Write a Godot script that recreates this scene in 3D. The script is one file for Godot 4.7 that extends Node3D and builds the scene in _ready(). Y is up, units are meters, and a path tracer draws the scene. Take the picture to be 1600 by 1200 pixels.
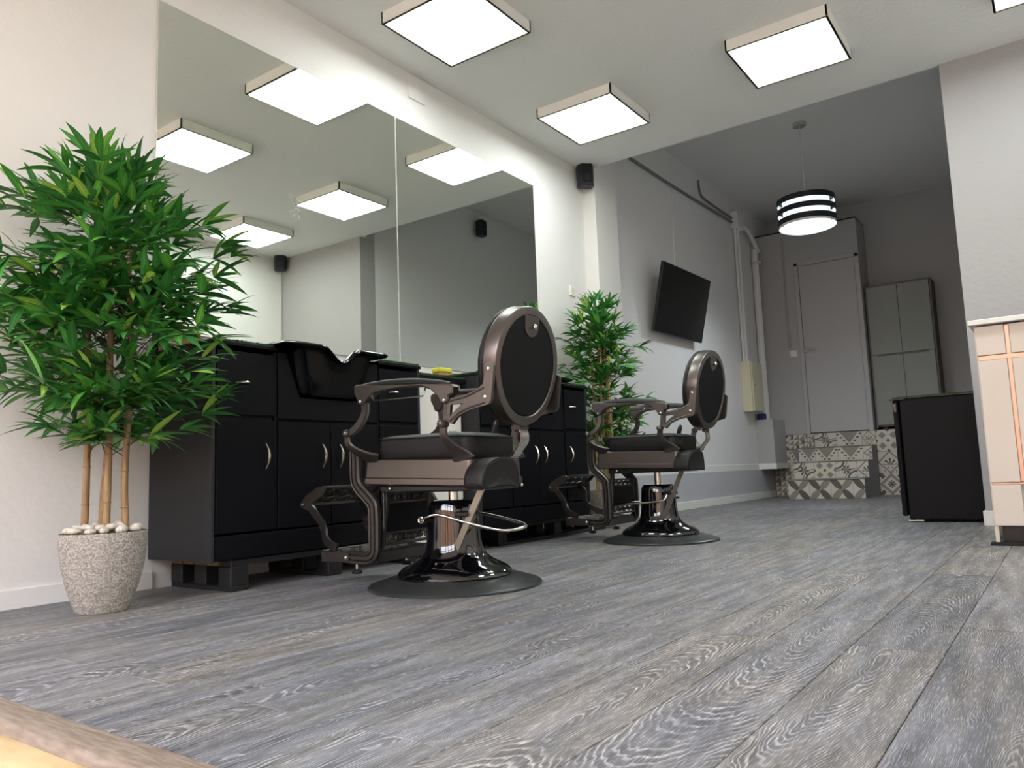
extends Node3D
# A small barber shop seen from a phone lying near the floor. x = 0 is the mirror wall, -z runs into the room.

const PX := 1206.5   # focal length of the photograph in its own 1600 x 1200 pixels


# ---------------------------------------------------------------- geometry
class G:
	var v := PackedVector3Array()
	var uv := PackedVector2Array()
	var xf := Transform3D.IDENTITY

	func tri(a: Vector3, b: Vector3, c: Vector3, ua := Vector2.ZERO, ub := Vector2.ZERO, uc := Vector2.ZERO) -> void:
		v.append(xf * a); v.append(xf * b); v.append(xf * c)
		uv.append(ua); uv.append(ub); uv.append(uc)

	func quad(a: Vector3, b: Vector3, c: Vector3, d: Vector3, ua := Vector2(0, 0), ub := Vector2(1, 0), uc := Vector2(1, 1), ud := Vector2(0, 1)) -> void:
		tri(a, b, c, ua, ub, uc)
		tri(a, c, d, ua, uc, ud)

	# turns a closed shape that began at vertex «from» outside out
	func closed(from: int) -> void:
		var vol := 0.0
		var o := v[from]
		for i in range(from, v.size(), 3):
			vol += (v[i] - o).dot((v[i + 1] - o).cross(v[i + 2] - o))
		if vol < 0.0:
			for i in range(from, v.size(), 3):
				var t := v[i + 1]; v[i + 1] = v[i + 2]; v[i + 2] = t
				var w := uv[i + 1]; uv[i + 1] = uv[i + 2]; uv[i + 2] = w

	func loft(rings: Array, caps := true, wrap := false) -> G:
		var from := v.size()
		var n: int = rings[0].size()
		var m := rings.size()
		for k in (m if wrap else m - 1):
			var r: PackedVector3Array = rings[k]
			var s: PackedVector3Array = rings[(k + 1) % m]
			for i in n:
				var j := (i + 1) % n
				quad(r[i], r[j], s[j], s[i], Vector2(float(i) / n, float(k) / m), Vector2(float(i + 1) / n, float(k) / m), Vector2(float(i + 1) / n, float(k + 1) / m), Vector2(float(i) / n, float(k + 1) / m))
		if caps and not wrap:
			for e in [0, m - 1]:
				var r: PackedVector3Array = rings[e]
				var c := Vector3.ZERO
				for p in r: c += p
				c /= n
				for i in n:
					if e == 0: tri(c, r[(i + 1) % n], r[i])
					else: tri(c, r[i], r[(i + 1) % n])
		closed(from)
		return self

	func box(c: Vector3, size: Vector3, bev := 0.0) -> G:
		var h := size * 0.5
		bev = minf(bev, minf(h.x, minf(h.y, h.z)) * 0.9)
		var from := v.size()
		if bev <= 0.0:
			var p := []
			for i in 8: p.append(c + Vector3(h.x * (1 if i & 1 else -1), h.y * (1 if i & 2 else -1), h.z * (1 if i & 4 else -1)))
			for f in [[0, 2, 3, 1], [4, 5, 7, 6], [0, 1, 5, 4], [2, 6, 7, 3], [0, 4, 6, 2], [1, 3, 7, 5]]:
				quad(p[f[0]], p[f[1]], p[f[2]], p[f[3]])
			return self
		# a chamfered box: three points at each corner
		var q := func(sx: int, sy: int, sz: int, ax: int) -> Vector3:
			var e := Vector3(h.x - bev, h.y - bev, h.z - bev)
			e[ax] += bev
			return c + Vector3(e.x * sx, e.y * sy, e.z * sz)
		for ax in 3:
			var b := (ax + 1) % 3
			var d := (ax + 2) % 3
			for s in [-1, 1]:
				var pts := []
				for t in [[-1, -1], [1, -1], [1, 1], [-1, 1]]:
					var sg := [0, 0, 0]
					sg[ax] = s; sg[b] = t[0]; sg[d] = t[1]
					pts.append(q.call(sg[0], sg[1], sg[2], ax))
				if s > 0: quad(pts[0], pts[1], pts[2], pts[3])
				else: quad(pts[3], pts[2], pts[1], pts[0])
			# edges that run along ax
			for s in [-1, 1]:
				for t in [-1, 1]:
					var g1 := [0, 0, 0]; var g2 := [0, 0, 0]
					g1[ax] = -1; g1[b] = s; g1[d] = t
					g2[ax] = 1; g2[b] = s; g2[d] = t
					var p0: Vector3 = q.call(g1[0], g1[1], g1[2], b)
					var p1: Vector3 = q.call(g2[0], g2[1], g2[2], b)
					var p2: Vector3 = q.call(g2[0], g2[1], g2[2], d)
					var p3: Vector3 = q.call(g1[0], g1[1], g1[2], d)
					if s * t > 0: quad(p0, p3, p2, p1)
					else: quad(p0, p1, p2, p3)
		for i in 8:
			var sx := 1 if i & 1 else -1
			var sy := 1 if i & 2 else -1
			var sz := 1 if i & 4 else -1
			var a: Vector3 = q.call(sx, sy, sz, 0)
			var b2: Vector3 = q.call(sx, sy, sz, 1)
			var d2: Vector3 = q.call(sx, sy, sz, 2)
			if sx * sy * sz > 0: tri(a, b2, d2)
			else: tri(a, d2, b2)
		closed(from)
		return self

	func tube(path: Array, radius, n := 8, caps := true, wrap := false) -> G:
		var rings := []
		var m := path.size()
		var up := Vector3.UP
		var last := Vector3.ZERO
		for k in m:
			var a: Vector3 = path[(k - 1 + m) % m] if wrap else path[maxi(k - 1, 0)]
			var b: Vector3 = path[(k + 1) % m] if wrap else path[mini(k + 1, m - 1)]
			var t := (b - a).normalized()
			if k == 0: up = Vector3.UP if absf(t.y) < 0.9 else Vector3.RIGHT
			else: up = last
			var side := t.cross(up).normalized()
			var nn := side.cross(t).normalized()
			last = nn
			var r: float = radius[k] if radius is Array else radius
			var ring := PackedVector3Array()
			for i in n:
				var an := TAU * i / n
				ring.append(path[k] + (side * cos(an) + nn * sin(an)) * r)
			rings.append(ring)
		return loft(rings, caps, wrap)

	# a flat profile (x across, y along «up») swept along a path
	func sweep(path: Array, prof: PackedVector2Array, up: Vector3, caps := true) -> G:
		var rings := []
		var m := path.size()
		for k in m:
			var a: Vector3 = path[maxi(k - 1, 0)]
			var b: Vector3 = path[mini(k + 1, m - 1)]
			var t := (b - a).normalized()
			var side := t.cross(up).normalized()
			var nn := side.cross(t).normalized()
			# mitre: keeps the width at bends
			var sc := 1.0
			if k > 0 and k < m - 1:
				var d: float = (path[k] - a).normalized().dot(t)
				sc = 1.0 / maxf(d, 0.5)
			var ring := PackedVector3Array()
			for p in prof: ring.append(path[k] + side * p.x * (sc if absf(up.dot(t)) < 0.5 else 1.0) + nn * p.y)
			rings.append(ring)
		return loft(rings, caps)

	func lathe(prof: Array, n := 32, c := Vector3.ZERO) -> G:
		var rings := []
		for p in prof:
			var ring := PackedVector3Array()
			for i in n:
				var a := TAU * i / n
				ring.append(c + Vector3(cos(a) * p.x, p.y, sin(a) * p.x))
			rings.append(ring)
		return loft(rings, true)

	func sphere(c: Vector3, r: float, n := 12, sq := Vector3.ONE) -> G:
		var rings := []
		var m := maxi(n / 2, 4)
		for k in range(1, m):
			var t := PI * k / m
			var ring := PackedVector3Array()
			for i in n:
				var a := TAU * i / n
				ring.append(c + Vector3(cos(a) * sin(t), -cos(t), sin(a) * sin(t)) * sq * r)
			rings.append(ring)
		return loft(rings, true)

	# a polygon in the plane (e1, e2) at «o», made solid along n by depth (centred), edges chamfered
	func extrude(poly: PackedVector2Array, o: Vector3, e1: Vector3, e2: Vector3, depth: float, bev := 0.0) -> G:
		var from := v.size()
		var nrm := e1.cross(e2).normalized()
		var m := poly.size()
		var area := 0.0
		for i in m: area += poly[i].cross(poly[(i + 1) % m])
		var inner := PackedVector2Array()
		for i in m:
			var a := poly[(i - 1 + m) % m]; var b := poly[i]; var c := poly[(i + 1) % m]
			var d1 := (b - a).normalized(); var d2 := (c - b).normalized()
			var n1 := Vector2(-d1.y, d1.x); var n2 := Vector2(-d2.y, d2.x)
			var nn := n1 + n2
			nn = nn.normalized() / maxf(0.5, nn.normalized().dot(n1)) if nn.length() > 1e-4 else n1
			inner.append(b + nn * bev * (1.0 if area > 0 else -1.0))
		var at := func(p: Vector2, z: float) -> Vector3: return o + e1 * p.x + e2 * p.y + nrm * z
		var layers := [[inner, -depth / 2], [poly, -depth / 2 + bev], [poly, depth / 2 - bev], [inner, depth / 2]] if bev > 0 else [[poly, -depth / 2], [poly, depth / 2]]
		for k in layers.size() - 1:
			for i in m:
				var j := (i + 1) % m
				quad(at.call(layers[k][0][i], layers[k][1]), at.call(layers[k][0][j], layers[k][1]), at.call(layers[k + 1][0][j], layers[k + 1][1]), at.call(layers[k + 1][0][i], layers[k + 1][1]))
		var cap: PackedVector2Array = inner if bev > 0 else poly
		var ix := Geometry2D.triangulate_polygon(cap)
		for i in range(0, ix.size(), 3):
			var t := (cap[ix[i + 1]] - cap[ix[i]]).cross(cap[ix[i + 2]] - cap[ix[i]]) * signf(area)
			var p := [ix[i], ix[i + 1], ix[i + 2]] if t > 0 else [ix[i], ix[i + 2], ix[i + 1]]
			if area > 0:
				tri(at.call(cap[p[0]], depth / 2), at.call(cap[p[1]], depth / 2), at.call(cap[p[2]], depth / 2))
				tri(at.call(cap[p[0]], -depth / 2), at.call(cap[p[2]], -depth / 2), at.call(cap[p[1]], -depth / 2))
			else:
				tri(at.call(cap[p[0]], depth / 2), at.call(cap[p[2]], depth / 2), at.call(cap[p[1]], depth / 2))
				tri(at.call(cap[p[0]], -depth / 2), at.call(cap[p[1]], -depth / 2), at.call(cap[p[2]], -depth / 2))
		closed(from)
		return self

	# crease in degrees: faces that meet at less are shaded smooth
	func mesh(crease := 38.0) -> ArrayMesh:
		var n := v.size()
		var fn := PackedVector3Array()
		var un := PackedVector3Array()
		var near := {}
		for i in range(0, n, 3):
			var c := (v[i + 1] - v[i]).cross(v[i + 2] - v[i])
			fn.append(c)
			un.append(c.normalized())
			if crease > 0.0:
				for k in 3:
					var key := Vector3i((v[i + k] * 20000.0).round())
					if near.has(key): near[key].append(i / 3)
					else: near[key] = [i / 3]
		var lim := cos(deg_to_rad(crease))
		var pos := PackedVector3Array(); pos.resize(n)
		var nor := PackedVector3Array(); nor.resize(n)
		var tex := PackedVector2Array(); tex.resize(n)
		var order := [0, 2, 1]
		for i in range(0, n, 3):
			var t := i / 3
			for k in 3:
				var s := i + k
				var sum := un[t]
				if crease > 0.0:
					sum = Vector3.ZERO
					for o in near[Vector3i((v[s] * 20000.0).round())]:
						if un[o].dot(un[t]) > lim: sum += fn[o]
					sum = sum.normalized() if sum.length() > 1e-12 else un[t]
				var w: int = i + order[k]
				pos[w] = v[s]; nor[w] = sum; tex[w] = uv[s]
		var arr := []
		arr.resize(Mesh.ARRAY_MAX)
		arr[Mesh.ARRAY_VERTEX] = pos
		arr[Mesh.ARRAY_NORMAL] = nor
		arr[Mesh.ARRAY_TEX_UV] = tex
		var am := ArrayMesh.new()
		am.add_surface_from_arrays(Mesh.PRIMITIVE_TRIANGLES, arr)
		return am


func g() -> G: return G.new()


func rrect(w: float, h: float, r: float, n := 4) -> PackedVector2Array:
	var p := PackedVector2Array()
	for k in 4:
		var c := Vector2((w / 2 - r) * (1 if k in [0, 3] else -1), (h / 2 - r) * (1 if k < 2 else -1))
		for i in n + 1:
			var a := PI / 2 * (k + float(i) / n)
			p.append(c + Vector2(cos(a), sin(a)) * r)
	return p


# an outline with n points at even distances
func even(poly: PackedVector2Array, n: int) -> PackedVector2Array:
	var total := 0.0
	var m := poly.size()
	for i in m: total += poly[i].distance_to(poly[(i + 1) % m])
	var out := PackedVector2Array()
	var i := 0
	var gone := 0.0
	for k in n:
		var want := total * k / n
		while gone + poly[i].distance_to(poly[(i + 1) % m]) < want and i < m - 1:
			gone += poly[i].distance_to(poly[(i + 1) % m])
			i += 1
		var seg := poly[i].distance_to(poly[(i + 1) % m])
		out.append(poly[i].lerp(poly[(i + 1) % m], 0.0 if seg < 1e-9 else clampf((want - gone) / seg, 0, 1)))
	return out


func smooth_path(pts: Array, sub := 6) -> Array:
	var out := []
	var n := pts.size()
	for i in n - 1:
		var p0: Vector3 = pts[maxi(i - 1, 0)]; var p1: Vector3 = pts[i]; var p2: Vector3 = pts[i + 1]; var p3: Vector3 = pts[mini(i + 2, n - 1)]
		for k in sub: out.append(p1.cubic_interpolate(p2, p0, p3, float(k) / sub))
	out.append(pts[n - 1])
	return out


func smooth_poly(pts: Array, sub := 4) -> PackedVector2Array:
	var out := PackedVector2Array()
	var n := pts.size()
	for i in n:
		var p0: Vector2 = pts[(i - 1 + n) % n]; var p1: Vector2 = pts[i]; var p2: Vector2 = pts[(i + 1) % n]; var p3: Vector2 = pts[(i + 2) % n]
		for k in sub: out.append(p1.cubic_interpolate(p2, p0, p3, float(k) / sub))
	return out


# ---------------------------------------------------------------- objects
var taken := {}


func numbered(called: String) -> String:
	var k: int = taken.get(called, 0)
	taken[called] = k + 1
	return called if k == 0 else "%s_%03d" % [called, k]


func tag(o: Node, label: String, category: String, group := "", kind := "") -> void:
	o.set_meta("label", label)
	o.set_meta("category", category)
	if group: o.set_meta("group", group)
	if kind: o.set_meta("kind", kind)


func thing(called: String, label: String, category: String, at := Vector3.ZERO, turn := 0.0, group := "", kind := "") -> Node3D:
	var o := Node3D.new()
	o.name = numbered(called)
	add_child(o)
	o.position = at
	o.rotation.y = turn
	tag(o, label, category, group, kind)
	return o


func part(called: String, m, mat: Material, to: Node, label := "") -> MeshInstance3D:
	var o := MeshInstance3D.new()
	o.name = called
	o.mesh = m.mesh() if m is G else m
	o.material_override = mat
	if label: o.set_meta("label", label)
	to.add_child(o, true)
	return o


func solo(called: String, m, mat: Material, label: String, category: String, group := "", kind := "") -> MeshInstance3D:
	var o := MeshInstance3D.new()
	o.name = numbered(called)
	o.mesh = m.mesh() if m is G else m
	o.material_override = mat
	add_child(o)
	tag(o, label, category, group, kind)
	return o


func mat(c: Color, rough := 0.6, metal := 0.0, spec := 0.5) -> StandardMaterial3D:
	var m := StandardMaterial3D.new()
	m.albedo_color = c
	m.roughness = rough
	m.metallic = metal
	m.metallic_specular = spec
	return m


func c8(r: int, gg: int, b: int) -> Color: return Color(r / 255.0, gg / 255.0, b / 255.0)


var M := {}


func noise_tex(freq: float, oct: int, a: Color, b: Color, size := 256, nrm := false, bump := 2.0, kind := FastNoiseLite.TYPE_SIMPLEX_SMOOTH) -> NoiseTexture2D:
	var n := FastNoiseLite.new()
	n.seed = 11
	n.noise_type = kind
	n.frequency = freq
	n.fractal_octaves = oct
	var t := NoiseTexture2D.new()
	t.width = size; t.height = size
	t.seamless = true
	t.noise = n
	if nrm:
		t.as_normal_map = true
		t.bump_strength = bump
	else:
		var r := Gradient.new()
		r.set_color(0, a); r.set_color(1, b)
		t.color_ramp = r
	return t


func tri_map(m: StandardMaterial3D, scale: float, world := true) -> void:
	m.uv1_triplanar = true
	m.uv1_world_triplanar = world
	m.uv1_scale = Vector3.ONE * scale


func paint(c: Color) -> StandardMaterial3D:   # rolled wall paint
	var m := mat(c, 0.75, 0.0, 0.35)
	m.normal_enabled = true
	m.normal_texture = M.roller
	m.normal_scale = 0.12
	tri_map(m, 1.7)
	return m


func make_materials() -> void:
	M.roller = noise_tex(0.05, 4, Color.BLACK, Color.WHITE, 256, true, 3.0)
	M.wall = paint(c8(226, 224, 219))
	M.wall_back = paint(c8(176, 175, 174))
	M.wall_tv = paint(c8(226, 224, 222))
	M.plinth = paint(c8(190, 190, 193))
	M.ceil = paint(c8(222, 222, 219))
	M.ceil_back = paint(c8(222, 221, 219))
	M.pier = paint(c8(168, 165, 164))
	M.skirt = mat(c8(232, 231, 226), 0.45)
	M.white = mat(c8(236, 234, 228), 0.4)
	M.plastic_white = mat(c8(232, 230, 222), 0.35)
	M.black = mat(c8(13, 13, 17), 0.5, 0.0, 0.25)
	M.black_side = mat(c8(40, 41, 43), 0.55, 0.0, 0.4)
	M.black_soft = mat(c8(17, 17, 19), 0.6, 0.0, 0.3)
	M.basin = mat(c8(4, 6, 9), 0.13, 0.0, 0.3)
	M.gloss_black = mat(c8(7, 7, 10), 0.06, 0.0, 0.6)
	M.gloss_black.clearcoat_enabled = true
	M.gloss_black.clearcoat = 0.8
	M.gloss_black.clearcoat_roughness = 0.03
	M.rubber = mat(c8(16, 16, 17), 0.8)
	M.satin_black = mat(c8(20, 21, 23), 0.3, 0.0, 0.5)
	M.disc = mat(c8(62, 65, 64), 0.3, 0.35)
	M.chrome = mat(c8(205, 200, 192), 0.14, 1.0)
	M.strut = mat(c8(150, 145, 135), 0.3, 1.0)
	M.gun = mat(c8(96, 91, 87), 0.36, 0.85)
	M.gun_brushed = mat(c8(110, 104, 99), 0.32, 0.9)
	M.cast = mat(c8(84, 81, 78), 0.33, 0.8)
	M.cast_dark = mat(c8(34, 34, 33), 0.45, 0.6)
	M.bolt = mat(c8(220, 218, 212), 0.25, 0.9)
	M.vinyl = mat(c8(26, 25, 25), 0.5, 0.0, 0.4)
	M.vinyl.normal_enabled = true
	M.vinyl.normal_texture = noise_tex(0.12, 3, Color.BLACK, Color.WHITE, 256, true, 4.0, FastNoiseLite.TYPE_CELLULAR)
	M.vinyl.normal_scale = 0.25
	tri_map(M.vinyl, 9.0, false)
	M.vinyl_back = mat(c8(22, 23, 24), 0.6, 0.0, 0.25)
	M.mirror = mat(c8(234, 239, 231), 0.012, 1.0)
	M.mirror_edge = mat(c8(205, 208, 196), 0.3)
	M.screen = mat(c8(6, 8, 12), 0.12, 0.0, 0.6)
	M.steel = mat(c8(214, 208, 196), 0.24, 1.0)
	M.copper = mat(c8(204, 170, 150), 0.3, 0.85)
	M.counter = mat(c8(218, 208, 196), 0.16, 0.0, 0.5)
	M.cream = mat(c8(206, 200, 170), 0.5)
	M.blue = mat(c8(20, 34, 92), 0.5)
	M.navy = mat(c8(20, 24, 33), 0.6)
	M.grey_conduit = mat(c8(120, 118, 116), 0.6)
	M.grey_unit = mat(c8(138, 141, 136), 0.5)
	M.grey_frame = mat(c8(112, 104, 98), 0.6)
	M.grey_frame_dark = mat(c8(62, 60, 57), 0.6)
	M.door = mat(c8(178, 177, 177), 0.5)
	M.fridge = mat(c8(19, 17, 18), 0.6, 0.0, 0.3)
	M.fridge.normal_enabled = true
	M.fridge.normal_texture = noise_tex(0.2, 2, Color.BLACK, Color.WHITE, 256, true, 4.0)
	M.fridge.normal_scale = 0.3
	tri_map(M.fridge, 6.0)
	M.speaker = mat(c8(24, 28, 38), 0.5)
	M.dark_gap = mat(c8(38, 37, 36), 0.9)
	M.step_side = mat(c8(140, 140, 138), 0.8)
	M.turf = mat(c8(50, 82, 46), 0.9, 0.0, 0.2)
	M.turf.backlight_enabled = true
	M.turf.backlight = Color(0.1, 0.16, 0.08)
	M.cardboard = mat(c8(158, 124, 82), 0.85)
	M.sponge = mat(c8(198, 196, 62), 0.9)
	M.tan = mat(c8(176, 130, 84), 0.8)
	M.pallet = mat(c8(24, 24, 26), 0.55)
	M.pallet_raw = mat(c8(150, 122, 92), 0.85)
	M.pebble = mat(c8(206, 198, 184), 0.6)
	M.soil = mat(c8(96, 78, 58), 0.95)
	M.chalk = mat(c8(214, 216, 206), 0.9)
	M.panel_glow = mat(Color.WHITE, 0.5)
	M.panel_glow.emission_enabled = true
	M.panel_glow.emission = Color(1.0, 1.0, 0.985)
	M.panel_glow.emission_energy_multiplier = 1.6
	M.panel_frame = mat(c8(236, 234, 226), 0.5)
	M.shade_glow = mat(Color(0.95, 0.96, 0.97), 0.6)
	M.shade_glow.emission_enabled = true
	M.shade_glow.emission = Color(0.86, 0.95, 1.0)
	M.shade_glow.emission_energy_multiplier = 0.75
	M.bulb_glow = mat(Color.WHITE, 0.5)
	M.bulb_glow.emission_enabled = true
	M.bulb_glow.emission = Color(0.93, 0.98, 1.0)
	M.bulb_glow.emission_energy_multiplier = 1.5
	M.glass = mat(Color(0.9, 0.95, 0.93, 0.08), 0.02)
	M.glass.transparency = BaseMaterial3D.TRANSPARENCY_ALPHA
	M.front_wood = mat(c8(126, 74, 40), 0.5)
	M.brick_far = mat(c8(152, 116, 88), 0.9)
	M.paving = mat(c8(168, 162, 152), 0.85)

	# terrazzo-like pot
	var pt := FastNoiseLite.new()
	pt.seed = 5; pt.noise_type = FastNoiseLite.TYPE_CELLULAR; pt.frequency = 0.065
	pt.cellular_return_type = FastNoiseLite.RETURN_CELL_VALUE
	pt.domain_warp_enabled = true; pt.domain_warp_amplitude = 5.0; pt.domain_warp_frequency = 0.08
	var ptx := NoiseTexture2D.new()
	ptx.width = 512; ptx.height = 512; ptx.seamless = true; ptx.noise = pt
	var pr := Gradient.new()
	pr.set_color(0, c8(118, 112, 102)); pr.set_color(1, c8(206, 202, 194))
	pr.add_point(0.48, c8(132, 126, 117)); pr.add_point(0.62, c8(184, 179, 170))
	ptx.color_ramp = pr
	M.pot = mat(Color.WHITE, 0.75)
	M.pot.albedo_texture = ptx
	tri_map(M.pot, 7.5, false)

	# bamboo canes
	var cn := noise_tex(0.02, 4, c8(112, 88, 58), c8(172, 140, 98), 256)
	M.cane = mat(Color.WHITE, 0.5)
	M.cane.albedo_texture = cn
	M.cane.uv1_triplanar = true
	M.cane.uv1_scale = Vector3(9, 1.2, 9)
	M.cane_pale = M.cane.duplicate()
	M.cane_pale.albedo_texture = noise_tex(0.02, 4, c8(146, 126, 78), c8(206, 186, 132), 256)
	M.twig = mat(c8(66, 62, 46), 0.8)

	# leaves: a light midrib and fine veins along the blade
	var im := Image.create(16, 64, false, Image.FORMAT_RGB8)
	var rn := RandomNumberGenerator.new()
	rn.seed = 3
	for x in 16:
		var k := 1.0 - 0.16 * float(x % 3 == 1)
		if x in [7, 8]: k = 1.12
		for y in 64:
			var f := clampf(k * (0.88 + 0.04 * rn.randf()), 0, 1)
			im.set_pixel(x, y, Color(f, f, f))
	var lt := ImageTexture.create_from_image(im)
	M.leaf = []
	for c in [c8(60, 128, 60), c8(76, 152, 66), c8(106, 178, 74), c8(166, 212, 92)]:
		var m := mat(c, 0.42, 0.0, 0.45)
		m.albedo_texture = lt
		m.backlight_enabled = true
		m.backlight = Color(0.35, 0.4, 0.2)
		M.leaf.append(m)
	M.leaf_any = mat(Color.WHITE, 0.42, 0.0, 0.45)
	M.leaf_any.albedo_texture = lt
	M.leaf_any.vertex_color_use_as_albedo = true
	M.leaf_any.backlight_enabled = true
	M.leaf_any.backlight = Color(0.35, 0.4, 0.2)

	make_wood()
	make_prints()


# limed oak boards: four prints, each 1.33 m by 0.196 m
func make_wood() -> void:
	M.plank = []
	var W := 1536
	var H := 224
	for k in 7:
		var n1 := FastNoiseLite.new(); n1.seed = 20 + k; n1.frequency = 0.004; n1.fractal_octaves = 3
		var n2 := FastNoiseLite.new(); n2.seed = 40 + k; n2.frequency = 0.05; n2.fractal_octaves = 2
		var n3 := FastNoiseLite.new(); n3.seed = 60 + k; n3.frequency = 0.012; n3.fractal_octaves = 3
		var data := PackedByteArray(); data.resize(W * H * 3)
		var hd := PackedByteArray(); hd.resize(W * H)
		var vc: float = [0.52, 0.36, 0.64, 0.1, 0.86, 0.45, 1.15][k]
		var u1: float = [0.2, 0.62, 0.42, 0.8, 0.05, 0.95, 0.5][k]
		var o := 0
		for y in H:
			var fy := float(y) / H
			for x in W:
				var fx := float(x) / W
				var wob := n1.get_noise_2d(x * 0.55, y * 1.6)
				var fine := n2.get_noise_2d(x * 0.22, y * 0.9)
				# a shallow cut through a leaning trunk: rings that open into long pointed arches
				var across := (fy - vc - 0.07 * sin(fx * 5.0 + k) + wob * 0.10) * (2.3 + 0.8 * sin(fx * 3.0 + k * 2.0))
				var along := (fx - u1 + wob * 0.05) * 1.55
				var d := sqrt(across * across + along * along + 0.01) + fine * 0.016 + wob * 0.05
				var ring := fposmod(d * 21.0, 1.0)
				var line := smoothstep(0.0, 0.14, ring) * (1.0 - smoothstep(0.18, 0.52, ring))
				var pore := n2.get_noise_2d(x * 0.07, y * 7.5)
				var pore2 := n2.get_noise_2d(x * 0.30 + 900.0, y * 5.0)
				var cloud := n3.get_noise_2d(x * 0.16, y * 1.3)
				var mask := clampf(0.62 + n3.get_noise_2d(x * 0.35 + 700.0, y * 1.1) * 1.5, 0.2, 1.0)
				var tone := 0.452 + cloud * 0.13 + pore * 0.05 + (line - 0.28) * 0.27 * mask + maxf(0.0, pore2 - 0.06) * 0.34
				var warm := clampf(n3.get_noise_2d(x * 0.12 + 300.0, y * 0.7 + 200.0) * 1.5, -1, 1)
				var t := clampf(tone, 0.15, 0.95) * 255.0
				data[o * 3] = int(clampf(t * (1.0 + 0.022 * warm), 0, 255))
				data[o * 3 + 1] = int(clampf(t * (0.988 + 0.004 * warm), 0, 255))
				data[o * 3 + 2] = int(clampf(t * (0.985 - 0.034 * warm), 0, 255))
				hd[o] = int(clampf((0.5 + pore * 0.25 + line * 0.2) * 255.0, 0, 255))
				o += 1
		var tex := ImageTexture.create_from_image(Image.create_from_data(W, H, false, Image.FORMAT_RGB8, data))
		var nm := Image.create_from_data(W, H, false, Image.FORMAT_L8, hd)
		nm.convert(Image.FORMAT_RGBA8)
		nm.bump_map_to_normal_map(2.0)
		var ntex := ImageTexture.create_from_image(nm)
		for tint in [Color(0.97, 0.97, 0.98), Color(1.0, 0.985, 0.965), Color(0.90, 0.905, 0.92)]:
			var m := mat(tint, 0.44, 0.0, 0.42)
			m.albedo_texture = tex
			m.normal_enabled = true
			m.normal_texture = ntex
			m.normal_scale = 0.5
			M.plank.append(m)
	M.threshold = mat(c8(152, 138, 124), 0.55)
	M.threshold.albedo_texture = noise_tex(0.03, 4, c8(190, 180, 170), c8(255, 255, 255), 256)
	M.threshold.uv1_triplanar = true
	M.threshold.uv1_scale = Vector3(1.5, 12, 12)
	M.ply = mat(c8(226, 202, 158), 0.7)
	M.ply.albedo_texture = noise_tex(0.012, 4, c8(206, 196, 180), c8(255, 255, 255), 256)
	M.ply.uv1_triplanar = true
	M.ply.uv1_world_triplanar = true
	M.ply.uv1_scale = Vector3(1.0, 1.0, 3.0)


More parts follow.
